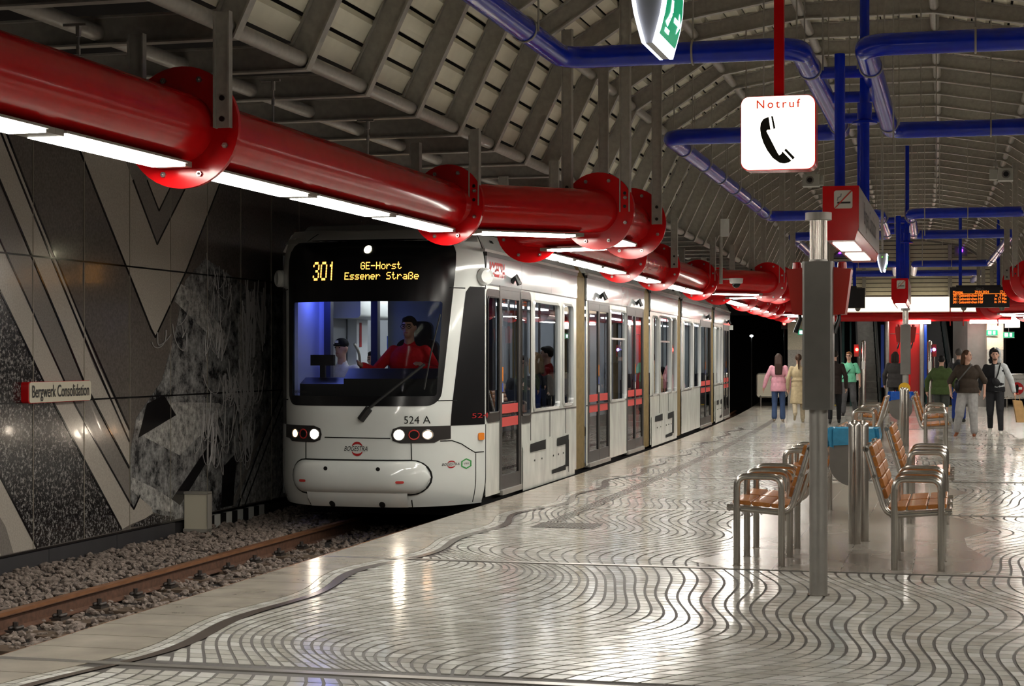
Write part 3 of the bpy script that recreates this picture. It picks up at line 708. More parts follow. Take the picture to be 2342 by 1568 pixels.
# corners of the shell rectangle
for us in (-1, 1):
    for z0, z1 in ((0.0, 1.0),):
        bb = MB(); g = 14
        for i in range(g+1):
            for k in range(g+1): bb.v.append(NO(us*(.45+.55*i/g), z0+(z1-z0)*k/g, -.002))
        for i in range(g):
            for k in range(g): a = i*(g+1)+k; bb.f.append((a, a+1, a+g+2, a+g+1))
        bb.build('nose_corner', 'tram_white', tram)
# roof dome of the cab
bb = MB(); g = 16
for i in range(g+1):
    u = -1+2*i/g
    for k in range(7):
        z = 2.85+.25*math.sin(k/6*math.pi/2); f = k/6
        p = NO(u, min(z, 3.05)); s_end = 19.2
        bb.v.append(P1((TC+u*(hw(min(z, 3.0))-.12*f*f), max(sfr(min(z, 3.02))+f*f*.5, 18.0)+(max(0, 18.72-sfr(2.9)))*abs(u)**3.6*(1-f), z)))
for i in range(g):
    for k in range(6): a = i*7+k; bb.f.append((a, a+1, a+8, a+7))
bb.build('cab_roof', 'tram_white', tram)
# windscreen surround, destination box and glass
GL = dense(trap(-.69, -.72, .69, .715, 1.18, 2.19, .03))
WS2 = radial(GL, (0, 1.70), -1, 1, 0, 3.1)
inn = []
for (u, z), (u2, z2) in zip(GL, WS2):        # march from glass edge to the surround edge
    lo, hi = 0., 1.
    def inside(p):
        c = False; n = len(WS)
        for i in range(n):
            a, b2 = WS[i], WS[i-1]
            if (a[1] > p[1]) != (b2[1] > p[1]) and p[0] < (b2[0]-a[0])*(p[1]-a[1])/(b2[1]-a[1])+a[0]: c = not c
        return c
    for _ in range(24):
        m_ = (lo+hi)/2
        if inside((u+(u2-u)*m_, z+(z2-z)*m_)): lo = m_
        else: hi = m_
    inn.append((u+(u2-u)*lo, z+(z2-z)*lo))
ws = ring('windscreen_surround', GL, inn, 'black_gloss', .006, rows=8)
patch('windscreen_glass', trap(-.69, -.72, .69, .715, 1.18, 2.19, .03), 'glass_clear', .004, (0, 1.7), 8)
mat('top_lamp', (1, 1, .9, 1), .4, emit=(1, .92, .62, 1), es=14)
patch('head_lamp', [(.034+.036*math.cos(a), 2.754+.043*math.sin(a)) for a in [k*math.pi/8 for k in range(16)]], 'top_lamp', .012)
# dot-matrix destination
FONT = {'3': ['01110', '10001', '00001', '00110', '00001', '10001', '01110'], '0': ['01110', '10001', '10001', '10001', '10001', '10001', '01110'], '1': ['00100', '01100', '00100', '00100', '00100', '00100', '00100'],
 'G': ['01110', '10001', '10000', '10111', '10001', '10001', '01110'], 'E': ['11111', '10000', '10000', '11110', '10000', '10000', '11111'], '-': ['00000', '00000', '00000', '11111', '00000', '00000', '00000'],
 'H': ['10001', '10001', '10001', '11111', '10001', '10001', '10001'], 'o': ['00000', '00000', '01110', '10001', '10001', '10001', '01110'], 'r': ['00000', '00000', '10110', '11001', '10000', '10000', '10000'],
 's': ['00000', '00000', '01111', '10000', '01110', '00001', '11110'], 't': ['01000', '01000', '11100', '01000', '01000', '01001', '00110'], 'e': ['00000', '00000', '01110', '10001', '11111', '10000', '01110'],
 'n': ['00000', '00000', '10110', '11001', '10001', '10001', '10001'], 'S': ['01111', '10000', '10000', '01110', '00001', '00001', '11110'], 'a': ['00000', '00000', '01110', '00001', '01111', '10001', '01111'],
 'B': ['01110', '10001', '10001', '10110', '10001', '10001', '10110'], ' ': ['00000']*7}
def led(body, u0, u1, z0, z1, par):
    n = len(body); cols = n*6-1; bb = MB(); du = (u1-u0)/cols; dz = (z1-z0)/7
    for i, ch in enumerate(body):
        for r, row in enumerate(FONT[ch]):
            for k, x in enumerate(row):
                if x == '1':
                    u = u0+(i*6+k)*du; z = z1-(r+.5)*dz; w, h = du*.40, dz*.42
                    bb.v += [NO(u-w+du/2, z-h, .010), NO(u+w+du/2, z-h, .010), NO(u+w+du/2, z+h, .010), NO(u-w+du/2, z+h, .010)]; e = len(bb.v); bb.f.append((e-4, e-3, e-2, e-1))
    return bb.build('led_text', 'led_amber', par, smooth=0)
led('301', -.494, -.266, 2.42, 2.625, ws); led('GE-Horst', -.02, .365, 2.535, 2.615, ws); led('Essener StraBe', -.17, .52, 2.425, 2.505, ws)
# seams and skirts of the front
def seam(pts, w=.006, m='decal_black', o=.004, name='panel_seam'):
    bb = MB(); pl = []
    for a, b2 in zip(pts[:-1], pts[1:]):
        n = max(1, int(math.hypot(b2[0]-a[0], b2[1]-a[1])/.04)); pl += [(a[0]+(b2[0]-a[0])*k/n, a[1]+(b2[1]-a[1])*k/n) for k in range(n)]
    pl.append(pts[-1]); bb.tube([NO(u, z, o-w*.5) for u, z in pl], w, 5); return bb.build(name, m, tram)
seam([(-1, 2.34), (-.835, 2.34)]); seam([(-1, 1.13), (-.765, 1.13)]); seam([(.76, 2.34), (.87, 2.34)]); seam([(.70, 1.13), (.83, 1.13)])
seam([(-.30, .74), (.32, .735)]); seam([(-.5, .70), (-.5, .49)]); seam([(.5, .69), (.505, .49)]); seam([(-.5, .08), (-.495, 0.01)]); seam([(.505, .08), (.51, .0)])
seam([(.72, .70), (.80, .70), (.86, .66), (.94, .56), (.99, .56)]); seam([(.945, .55), (.945, 0.02)]); seam([(1, .86), (1, 0.02)]); seam([(1, 3.0), (1, 2.34)]); seam([(-.62, 2.95), (-.66, 2.86)])
# light clusters
def cluster(sg):
    pl = [(sg*.33, .77), (sg*.345, .835), (sg*.41, .862), (sg*.79, .862), (sg*.79, .72), (sg*.72, .715), (sg*.68, .685), (sg*.41, .685), (sg*.345, .71)]
    c = patch('light_cluster', pl, 'tram_grey', .012, (sg*.55, .775), 5, d=.02)
    for u, r, m, nm in ((sg*.40, .048, 'headlight', 'headlamp'), (sg*.525, .040, 'decal_black', 'tail_lamp'), (sg*.63, .040, 'headlight_warm', 'side_lamp')):
        circ = [(u+r/1.18*math.cos(a)*1.02, .772+r*math.sin(a)) for a in [k*math.pi/10 for k in range(20)]]
        patch(nm, circ, m, .018, (u, .772), 3, parent=c)
        rr = [(u+(r+.008)/1.18*math.cos(a), .772+(r+.008)*math.sin(a)) for a in [k*math.pi/10 for k in range(20)]]
        bb = MB(); bb.tube([NO(p[0], p[1], .018) for p in rr], .007, 6, closed=True); bb.build('lamp_bezel', 'red_vinyl' if nm == 'tail_lamp' else 'galvanised', c)
cluster(1); cluster(-1)
# bumper pad
bb = MB(); g = 34; h = 12; prev = []
for i in range(g+1):
    u = -.655+1.31*i/g
    for k in range(h+1):
        a = -math.pi/2+math.pi*k/h; e = abs(u)/.655; R = .175*math.sqrt(max(0, 1-max(0, (e-.78)/.22)**2)) if e > .78 else .175
        z = .32+R*math.sin(a); bb.v.append(NO(u, z, .015+.10*math.cos(a)*(R/.175)**.6))
for i in range(g):
    for k in range(h): a = i*(h+1)+k; bb.f.append((a, a+1, a+h+2, a+h+1))
bp = bb.build('bumper', 'tram_white', tram)
out = [(u, .32+s_*.18) for u, s_ in [(-.5+1.0*k/10, 1) for k in range(11)]]+[(.5+.16*math.sin(a), .32+.18*math.cos(a)) for a in [math.pi*k/10 for k in range(1, 10)]]+[(.5-1.0*k/10, .32-.18) for k in range(11)]+[(-.5-.16*math.sin(a), .32-.18*math.cos(a)) for a in [math.pi*k/10 for k in range(1, 10)]]
bb = MB(); bb.tube([NO(u, z, .004) for u, z in out], .011, 6, closed=True); bb.build('bumper_gap', 'decal_black', tram)
for u in (-.495, .43): patch('reflector', rrect(u-.036, u+.036, .265, .292, .013), 'red_vinyl', .122, parent=bp)
for u in (-.26, .235): patch('tow_hole', [(u+.02*math.cos(a), .415+.022*math.sin(a)) for a in [k*math.pi/6 for k in range(12)]], 'decal_black', .105, parent=bp)
bb = MB()
for i in range(13):
    u = -.48+.96*i/12
    for o_, z in ((.05, .16), (.06, .09), (.03, .0)): bb.v.append(NO(u, z, o_))
for i in range(12):
    for k in range(2): a = i*3+k; bb.f.append((a, a+1, a+4, a+3))
bb.build('lower_skirt', 'tram_white', tram)
for u in (-.24, .25): patch('tow_hole', [(u+.03*math.cos(a), .03+.035*math.sin(a)) for a in [k*math.pi/6 for k in range(12)]], 'decal_black', .058, parent=tram)
# black cab side windows
for sg in (1, -1):
    o_ = .005; pl = [(sg*.875, 2.30), (sg*.90, 2.36), (sg*.995, 2.36), (sg*.995, .86), (sg*.79, .86), (sg*.80, 1.1)]
    patch('cab_side_surround', pl, 'black_gloss', o_, (sg*.92, 1.6), 8)
# logos and lettering on the front
def onN(u0, z0, o_=.007): return lambda a, c: NO(u0+a/1.18, z0+c, o_)
def bogestra(u, z, sc, par, o_=.007):
    text('logo_lettering', 'BOGESTRA', .072*sc, 'decal_black', par, lambda a, c: NO(u+(a+c*.25)/1.18, z+c, o_+.002), sx=.74)
    for a0, a1 in ((25, 155), (205, 335)):
        bb = MB(); n = 14
        for k in range(n+1):
            a = math.radians(a0+(a1-a0)*k/n); w = .011*math.sin(math.pi*k/n)+.002
            for r in (.064-w, .064+w): bb.v.append(NO(u+.01*sc+r*sc*math.cos(a)/1.18, z+r*sc*math.sin(a), o_))
        for k in range(n): bb.f.append((2*k, 2*k+1, 2*k+3, 2*k+2))
        bb.build('logo_arc', 'decal_red', par, smooth=0)
bogestra(.004, .621, 1.0, tram); bogestra(.79, .447, .52, tram)
text('fleet_number', '524 A', .115, 'decal_black', tram, onN(.545, .925), sx=.9)
text('side_number', '524', .075, 'decal_red', tram, onN(.965, .955, .012))
text('maker_lettering', 'variobahn', .055, 'tram_grey', tram, onN(-.58, 1.225, .012), sx=.9)
for k in range(6):
    a0, a1 = math.radians(60*k+90), math.radians(60*k+150); bb = MB()
    for r in (.044, .058):
        for a in (a0, a1): bb.v.append(NO(.888+r*.72*math.cos(a)/1.18, .445+r*math.sin(a), .007))
    bb.f.append((0, 1, 3, 2)); bb.build('hexagon_logo', 'decal_green', tram, smooth=0)
text('hexagon_lettering', 'VRR', .03, 'decal_black', tram, onN(.888, .445), sx=.7)
patch('side_indicator', rrect(.955, .985, .69, .77, .012), 'signal_orange', .022, parent=tram, d=.03)
# wiper
bb = MB(); bb.tube([NO(.07, .93, .035), NO(.14, 1.06, .05), NO(.60, 1.52, .045)], .016, 6); bb.tube([NO(.60, 1.25, .03), NO(.64, 1.62, .036), NO(.70, 2.05, .03)], .009, 5); bb.build('wiper', 'rubber', tram)
bb = MB(); bb.tube([NO(.05, .93, .02), NO(.13, 1.05, .03)], .042, 8); bb.build('wiper_motor', 'rubber', tram)
# round camera housings at the upper corners
for sg in (1, -1):
    c = Vector(NO(sg*.975, 2.475)); bb = MB(); bb.tube([c+Vector((0, .06, 0)), c+Vector((sg*.05, -.02, 0)), c+Vector((sg*.065, -.03, 0))], [.10, .095, .07], 22); bb.build('mirror_camera', 'tram_white', tram)
# ---- body modules
ZB0, ZW0, ZW1, ZT = .06, .95, 2.27, 2.74
def P1b(p): return P1(p)
def side_skin(name, s0, s1, holes, t, m, zt=ZT, par=tram, zb=ZB0):
    cuts = sorted(set([s0, s1]+[h[0] for h in holes]+[h[1] for h in holes])); bb = MB()
    for a, c in zip(cuts[:-1], cuts[1:]):
        hs = sorted([h for h in holes if h[0] <= a+1e-6 and h[1] >= c-1e-6], key=lambda h: h[2]); z = zb
        for h in hs:
            if h[2] > z+1e-4: bb.add([(t, a, z), (t, c, z), (t, c, h[2]), (t, a, h[2])], [(0, 1, 2, 3)])
            z = h[3]
        if z < zt-1e-4: bb.add([(t, a, z), (t, c, z), (t, c, zt), (t, a, zt)], [(0, 1, 2, 3)])
    return bb.build(name, m, par, P1, smooth=0)
def frame_ring(s0, s1, z0, z1, t, r, w, m, par, name='window_frame', d=.02):
    a = rrect(s0-w, s1+w, z0-w, z1+w, r+w, 5); c = rrect(s0+w*.3, s1-w*.3, z0+w*.3, z1-w*.3, r, 5); n = len(a); bb = MB()
    sg = 1 if t > TC else -1
    bb.v = [(t+sg*.004, p[0], p[1]) for p in a]+[(t+sg*(.004+d), p[0], p[1]) for p in c]+[(t-sg*.03, p[0], p[1]) for p in c]
    for k in range(n): j = (k+1) % n; bb.f += [(k, j, n+j, n+k), (n+k, n+j, 2*n+j, 2*n+k)]
    return bb.build(name, m, par, P1, smooth=40)
def pane(s0, s1, z0, z1, t, m, par, name='window_glass'):
    bb = MB(); bb.add([(t, s0, z0), (t, s1, z0), (t, s1, z1), (t, s0, z1)], [(0, 1, 2, 3)]); return bb.build(name, m, par, P1, smooth=0, face=(1 if t > TC else -1, 0, 0))
MODS = [('front', 18.72, 23.72), ('door', 24.42, 29.74), ('middle', 30.48, 34.28), ('door', 34.95, 40.95), ('rear', 41.75, 46.5)]
WINS = [[(21.04, 22.55, .95, 2.27), (22.80, 23.43, .97, 2.28)], [(26.36, 27.80, .93, 2.30)], [(30.78, 31.45, .93, 2.30), (31.68, 33.14, .93, 2.32), (33.33, 34.05, .93, 2.32)], [(35.27, 36.78, .95, 2.3), (37.02, 38.42, .95, 2.3)], [(42.05, 43.0, .95, 2.3), (43.15, 43.9, .95, 2.3)]]
DOORS = [[(19.40, 20.34, .09, 2.36)], [(24.60, 26.26, .09, 2.36), (27.97, 29.64, .09, 2.36)], [], [(38.5, 40.85, .09, 2.36)], [(44.4, 46.2, .09, 2.36)]]
BLACKS = [[(18.74, 19.38, .87, 2.35), (20.36, 20.92, .80, 2.38)], [], [], [], []]
for i, (nm, s0, s1) in enumerate(MODS):
    mod = None
    holes = WINS[i]+DOORS[i]+[(18.80, 19.30, .98, 2.26), (20.40, 20.86, .90, 2.28)] if i == 0 else WINS[i]+DOORS[i]
    skin = side_skin('side_wall', s0, s1, holes, TR, 'tram_grime'); side_skin('inner_lining', s0, s1, holes, TR-.07, 'tram_lining', 2.35)
    lh = [(a, c, .95, 2.27) for a, c in ((s0+.3, (s0+s1)/2-.1), ((s0+s1)/2+.1, s1-.3))]
    side_skin('side_wall', s0, s1, lh, TL, 'tram_white'); side_skin('inner_lining', s0, s1, [], TL+.07, 'tram_lining', 2.35)
    for a, c, z0, z1 in lh: pane(a, c, z0, z1, TL+.02, 'glass_dark', tram)
    # upper band panels, cove and roof
    n = 3 if i < 2 else 2
    for k in range(n):
        a, c = s0+(s1-s0)*k/n, s0+(s1-s0)*(k+1)/n
        bb = MB(); bb.box(TR-.01, TR+.012, a+.004, c-.004, 2.40, 2.735); bb.build('upper_panel', 'tram_upper', tram, P1, smooth=0)
    bb = MB(); bb.box(TR-.02, TR+.035, s0-(.15 if i == 0 else 0), s1, 2.745, 2.775); bb.build('gutter', 'tram_frame', tram, P1, smooth=0)
    bb = MB(); bb.box(TR-.02, TR+.02, s0, s1, 2.705, 2.745); bb.build('gutter_shadow', 'tram_grey', tram, P1, smooth=0)
    sec = [(TR, 2.775), (TR-.10, 2.96), (TR-.16, 3.00), (TL+.16, 3.00), (TL+.10, 2.96), (TL, 2.775)]
    bb = MB(); q = len(sec); bb.v = [(t, s0, z) for t, z in sec]+[(t, s1, z) for t, z in sec]
    for k in range(q-1): bb.f.append((k, k+1, q+k+1, q+k))
    bb.f += [tuple(range(q)), tuple(range(q, 2*q))]
    rf = bb.build('roof', 'tram_white', tram, P1, smooth=0)
    for k in range(3):
        s = s0+(s1-s0)*(.08+.42*k)
        for e in range(2):
            bb = MB(); bb.add([(TR-.05-.022*e*2+.005, s, 2.868+.055*e), (TR-.05-.022*e*2+.005, s+.14, 2.868+.055*e), (TR-.069-.044*e+.005, s+.14, 2.90+.055*e), (TR-.069-.044*e+.005, s, 2.90+.055*e)], [(0, 1, 2, 3)]); bb.build('roof_vent', 'decal_black', rf, P1, smooth=0)
    # windows
    for a, c, z0, z1 in WINS[i]:
        fr = frame_ring(a, c, z0, z1, TR, .07, .026, 'tram_frame', tram); pane(a, c, z0, z1, TR-.012, 'glass_tint', fr)
        if c-a > 1.3 and i in (1, 2):
            bb = MB(); bb.box(TR-.02, TR, a, c, 1.86, 1.89); bb.build('tilt_bar', 'tram_frame', fr, P1, smooth=0)
    for a, c, z0, z1 in BLACKS[i]:
        h0 = (18.80, 19.30, .98, 2.26) if a < 19 else (20.40, 20.86, .90, 2.28)
        outl = rrect(a, c, z0, z1, .1, 5); inn2 = rrect(h0[0], h0[1], h0[2], h0[3], .06, 5); nn = len(outl); bb = MB()
        bb.v = [(TR+.006, p[0], p[1]) for p in outl]+[(TR+.006, p[0], p[1]) for p in inn2]
        for k in range(nn): bb.f.append((k, (k+1) % nn, nn+(k+1) % nn, nn+k))
        fr = bb.build('black_surround', 'black_gloss', tram, P1, smooth=0); pane(h0[0], h0[1], h0[2], h0[3], TR-.01, 'glass_tint', fr)
        bb = MB(); bb.tube([P1((TR+.012, p[0], p[1])) for p in inn2], .008, 5, closed=True); bb.build('seal', 'tram_grey', fr)
    # doors
    for a, c, z0, z1 in DOORS[i]:
        leaves = [(a, c)] if c-a < 1.2 else [(a, (a+c)/2), ((a+c)/2, c)]
        bb = MB(); bb.box(TR-.03, TR+.008, a-.05, a, z0, z1+.05); bb.box(TR-.03, TR+.008, c, c+.05, z0, z1+.05); bb.box(TR-.03, TR+.008, a, c, z1, z1+.07); dfm = bb.build('door_frame', 'tram_grey', tram, P1, smooth=0)
        bb = MB(); bb.box(TR-.05, TR+.03, a-.02, c+.02, .03, .085); bb.build('door_step', 'steel_matte', dfm, P1, smooth=0)
        for (l0, l1) in leaves:
            bb = MB(); w = .055
            bb.box(TR-.025, TR+.004, l0+.005, l0+w, z0, z1); bb.box(TR-.025, TR+.004, l1-w, l1-.005, z0, z1); bb.box(TR-.025, TR+.004, l0+w, l1-w, z0, z0+.16); bb.box(TR-.025, TR+.004, l0+w, l1-w, z1-.1, z1)
            dl = bb.build('door_leaf', 'tram_grey', tram, P1, smooth=0); pane(l0+w, l1-w, z0+.16, z1-.1, TR-.012, 'glass_tint', dl, 'door_glass')
            bb = MB(); bb.add([(TR-.016, l0+w, z0+.16), (TR-.016, l1-w, z0+.16), (TR-.016, l1-w, .74), (TR-.016, l0+w, .74)], [(0, 1, 2, 3)]); bb.build('door_tint', 'glass_dark', dl, P1, smooth=0, face=(1, 0, 0))
            for z in (.80, .95):
                bb = MB(); bb.box(TR-.008, TR-.004, l0+w+.02, l1-w-.02, z, z+.105); bb.build('door_stripe', 'red_vinyl_soft' if 'red_vinyl_soft' in M else 'red_vinyl', dl, P1, smooth=0)
        x = leaves[0][1]-.03 if len(leaves) > 1 else a+.085
        for z, hh, mm in ((1.32, .16, 'signal_orange'), (1.2, .1, 'decal_blue'), (1.08, .1, 'decal_white')):
            bb = MB(); bb.box(TR+.002, TR+.007, x-.02, x+.02, z, z+hh); bb.build('door_sticker', mm, dfm, P1, smooth=0)
        bb = MB(); bb.tube([P1((TR+.01, (a+c)/2, 2.46)), P1((TR+.07, (a+c)/2, 2.52)), P1((TR+.11, (a+c)/2, 2.43))], [.035, .04, .032], 10); bb.build('door_camera', 'black', dfm)
    # lower panels
    if i in (0, 2, 4):
        a = {0: 20.45, 2: 30.6, 4: 42.0}[i]; L = {0: 3.1, 2: 3.5, 4: 2.2}[i]
        pl = side_skin('lower_panel', a, a+L, [], TR+.012, 'tram_grime', .56, tram, .02 if i else .0)
        for x0, x1, zz0, zz1 in ((.12, .40, .44, .56), (.62, .86, .44, .56), (.80, .86, .14, .5), (.52, .80, .10, .17), (.855, .865, .06, .5)):
            bb = MB(); bb.add([(TR+.017, a+L*x0, zz0), (TR+.017, a+L*x1, zz0), (TR+.017, a+L*x1, zz1), (TR+.017, a+L*x0, zz1-.02)], [(0, 1, 2, 3)]); bb.build('panel_recess', 'decal_black', pl, P1, smooth=0)
        for x in (.2, .33, .65, .75, .55):
            bb = MB(); bb.cyl(P1((TR+.012, a+L*x, .33)), (1, 0, 0), .012, .008, 8); bb.build('panel_lock', 'tram_grey', pl)
    for x in ((20.9, 22.0, 23.0) if i == 0 else (s0+1.2, s0+2.4) if i == 2 else ()):
        bb = MB(); bb.box(TR, TR+.006, x-.004, x+.004, .58, .92); bb.build('side_seam', 'tram_grey', tram, P1, smooth=0)
    bb = MB(); bb.box(TR, TR+.006, s0+.02 if i else 20.4, s1-.02, .905, .918); bb.build('side_seam', 'tram_grey', tram, P1, smooth=0)
    bb = MB(); bb.box(TR, TR+.006, s0, s1, 2.385, 2.397); bb.build('side_seam', 'tram_grey', tram, P1, smooth=0)
    # interior
    bb = MB(); bb.box(TL+.05, TR-.05, s0-.3 if i else s0+.9, s1+.3, .04, .09); bb.build('floor_plate', 'tram_floor', tram, P1, smooth=0)
    bb = MB(); bb.box(TL+.05, TR-.05, s0-.2 if i else s0-.1, s1+.2, 2.40, 2.44); bb.build('inner_ceiling', 'tram_inner', tram, P1, smooth=0)
    for t in (TC-.45, TC+.45):
        bb = MB(); bb.box(t-.06, t+.06, s0+.4 if i else s0+1.3, s1-.4, 2.375, 2.40); bb.build('ceiling_lamp', 'tram_lamp', tram, P1, smooth=0)
    # seats and poles
    if i in (0, 2, 4):
        for s in np.arange(s0+(2.6 if i == 0 else .5), s1-.5, .95):
            for t in (TC+.78, TC-.78):
                bb = MB(); bb.box(t-.24, t+.24, s-.22, s+.22, .50, .57); bb.box(t-.24, t+.24, s+.20, s+.27, .55, 1.18); bb.box(t-.2, t+.2, s-.1, s+.15, .09, .5); bb.build('seat', 'seat_cloth', tram, P1, smooth=0)
    for s in np.arange(s0+(1.6 if i == 0 else .4), s1, 1.3):
        bb = MB(); bb.tube([P1((TC+.42, s, .09)), P1((TC+.42, s, 2.4))], .018, 8); bb.build('grab_pole', 'steel', tram)
# bellows
for (a, c) in ((23.72, 24.42), (29.74, 30.48), (34.28, 34.95), (40.95, 41.75)):
    n = 7; bb = MB(); sec = []
    for k in range(2*n+1):
        s = a+(c-a)*k/(2*n); d = .0 if k % 2 == 0 else -.06
        sec.append([(TR-.02+d, s, .04), (TR-.02+d, s, 2.7), (TR-.14+d, s, 2.9), (TL+.14-d, s, 2.9), (TL+.02-d, s, 2.7), (TL+.02-d, s, .04)])
    for q in sec: bb.v += q
    for k in range(2*n):
        for j in range(5): bb.f.append((k*6+j, k*6+j+1, (k+1)*6+j+1, (k+1)*6+j))
    bb.build('bellows', 'bellows', tram, P1, smooth=0)
bb = MB(); bb.box(TL, TR, 46.45, 46.5, .06, 2.75); bb.build('rear_wall', 'tram_white', tram, P1, smooth=0)
bb = MB(); bb.box(TL+.25, TR-.1, 18.9, 46.3, -.16, .05, 14); bb.build('underframe', 'dark_void', tram, P1, smooth=0)
for sg in (-.5, .5):
    for s in (20.9, 21.9, 32.0, 33.0):
        bb = MB(); c = Vector(P1((TC+sg-.06, s, .02))); bb.cyl(c, (1, 0, 0), .265, .12, 20); bb.build('wheel', 'clip_iron', tram)
text('operator_lettering', 'BOGESTRA', .22, 'decal_red', tram, lambda a, c: P1((TR+.0155, 19.20+a, 2.56+c)), sx=.66, bold=.006)
bb = MB(); bb.box(TR-.02, TR+.09, 46.42, 46.5, 2.3, 2.42); bb.build('rear_camera', 'white_paint', tram, P1, smooth=0)
# ---- driver's cab
bb = MB(); pl = [(18.22, .4), (18.22, 1.36), (18.40, 1.47), (18.58, 1.47), (18.58, .4)]
bb.prism([(p, q) for p, q in pl], lambda a, c, d: P1((d, a+.02, c)), TC-.29, TC+.80); bb.build('dashboard', 'black', tram, smooth=0)
bb = MB(); pl = [(18.22, .4), (18.22, 1.30), (18.40, 1.37), (18.56, 1.37), (18.56, .4)]
bb.prism(pl, lambda a, c, d: P1((d, a+.03, c)), TC-.80, TC-.29); bb.build('dashboard', 'black', tram, smooth=0)
bb = MB(); bb.box(TC-.77, TC-.50, 18.5, 18.56, 1.50, 1.62); bb.box(TC-.66, TC-.60, 18.5, 18.54, 1.36, 1.50); bb.build('cab_monitor', 'black', tram, P1, smooth=0)
bb = MB(); bb.box(TC-1.04, TC-1.0, 18.72, 19.45, .3, 2.36); bb.build('cab_wall', 'cab_blue_wall', tram, P1, smooth=0)
bb = MB(); bb.box(TC-1.1, TC-.92, 19.42, 19.47, .3, 2.36); bb.build('cab_wall', 'cab_blue_wall', tram, P1, smooth=0)
bb = MB(); bb.box(TC-.92, TC-.84, 19.36, 19.46, .3, 2.36); bb.box(TC-.35, TC-.27, 19.36, 19.46, .3, 2.36); bb.build('cab_post', 'cab_navy' if 'cab_navy' in M else 'black', tram, P1, smooth=0)
bb = MB(); bb.box(TC-.90, TC-.7, 18.95, 19.15, 2.30, 2.33); bb.build('cab_lamp', 'cab_blue_lamp', tram, P1, smooth=0)
bb = MB(); bb.box(TC-.18, TC+1.1, 19.47, 19.5, .3, 2.36); bb.build('cab_partition', 'cab_grey', tram, P1, smooth=0)
bb = MB(); bb.box(-7.36, -7.24, 20.72, 21.15, .1, 2.38); bb.build('door_pillar', 'tram_inner', tram, P1, smooth=0)
bb = MB(); bb.prism(rrect(-7.36, -6.95, 2.06, 2.32, .05), lambda a, c, d: P1((a, 20.0+d, c)), 0, 1.4); bb.build('ceiling_unit', 'white_paint', tram, smooth=30)
bb = MB(); bb.box(-7.238, -7.234, 20.82, 20.90, 1.72, 2.02); bb.build('red_notice', 'decal_red', tram, P1, smooth=0)
bb = MB(); bb.box(-7.0, -6.86, 21.2, 21.22, 1.62, 1.86); bb.build('blue_notice', 'decal_blue', tram, P1, smooth=0)
bb = MB(); bb.tube(arc_path([P1((-7.2, 20.75, 1.3)), P1((-7.2, 20.7, 1.65)), P1((-7.25, 20.65, 1.76))], .06), .018, 8); bb.build('grab_rail', 'steel', tram)
bb = MB(); bb.box(-7.22, -7.16, 20.72, 20.8, 1.3, 1.5); bb.build('ticket_validator', 'signal_orange', tram, P1, smooth=0)
bb = MB(); bb.prism(rrect(TC+.22, TC+.72, .9, 1.5, .12), lambda a, c, d: P1((a-.22, 19.20+d, c+.3)), 0, .1); bb.prism(rrect(TC+.12, TC+.42, 1.6, 2.0, .08), lambda a, c, d: P1((a, 19.22+d, c)), 0, .08); bb.box(TC+.0, TC+.52, 18.85, 19.3, .9, 1.02); bb.build('driver_seat', 'black', tram, smooth=30)
# ------------------------------------------------------------------ benches
mat('bench_wood', (.42, .155, .030, 1), .32, var=.22, vscale=10, coat=.15, stretch=(4, 1, 4))
def bench(s, sg, label):
    p = P2((CT, s, 0)); o = thing('bench', label, 'bench', p, heading(s), 'steel and wood platform benches'); X = lambda x: sg*x   # sg=+1 faces the left track
    R = .026
    for k in range(3):
        y = k*.655
        bb = MB(); bb.tube(arc_path([(X(-.76), y, 0), (X(-.76), y, .685), (X(-.42), y, .685), (X(-.42), y, 0)], .085, 6), R, 12); bb.build('armrest', 'steel', o)
        bb = MB()
        for x in (-.76, -.42): bb.cyl((X(x), y, 0), (0, 0, 1), .036, .006, 14)
        bb.build('foot_plate', 'steel', o)
        bb = MB(); bb.tube(arc_path([(X(-.84), y+.045, .445), (X(-.36), y+.045, .405), (X(-.205), y+.045, .925)], .09, 6), R*.92, 12); bb.build('side_rail', 'steel', o)
        bb = MB(); bb.cyl((X(-.205), y+.02, .90), (0, 1, 0), .02, .05, 10); bb.build('rail_cap', 'steel', o)
    for x, z in ((-.82, .43), (-.40, .40), (-.27, .70), (-.215, .90)):
        bb = MB(); bb.tube([(X(x), .02, z), (X(x), 1.34, z)], .015, 8); bb.build('cross_tube', 'steel', o)
    for k in range(2):
        y0, y1 = k*.655+.075, (k+1)*.655-.005+.02
        for j in range(3):
            x0 = -.80+j*.148; z = .468-j*.012
            bb = MB(); bb.prism(rrect(0, .138, 0, .032, .010, 3), lambda a, c, d: (X(x0+a), d, z+c-a*.08), y0, y1); bb.build('seat_slat', 'bench_wood', o)
        for j in range(5):
            f0 = .20+j*.155; ax, az = -.355+.155*f0, .415+.52*f0; ux, uz = .285, .958
            bb = MB(); bb.prism(rrect(0, .074, 0, .028, .009, 3), lambda a, c, d: (X(ax+ux*a-uz*(c+.024)), d, az+uz*a+ux*(c+.024)), y0, y1); bb.build('back_slat', 'bench_wood', o)
    return o
for g, (base, w) in enumerate(((13.55, 'front'), (30.15, 'rear'))):
    for q, (ds, ww) in enumerate(((0, 'nearer'), (3.8, 'farther'))):
        for sg, side in ((1, 'left'), (-1, 'right')):
            if g == 1 and q == 1 and sg == 1: pass
            bench(base+ds, sg, f'steel and wood bench, {ww} one on the {side} of the {w} seating island')
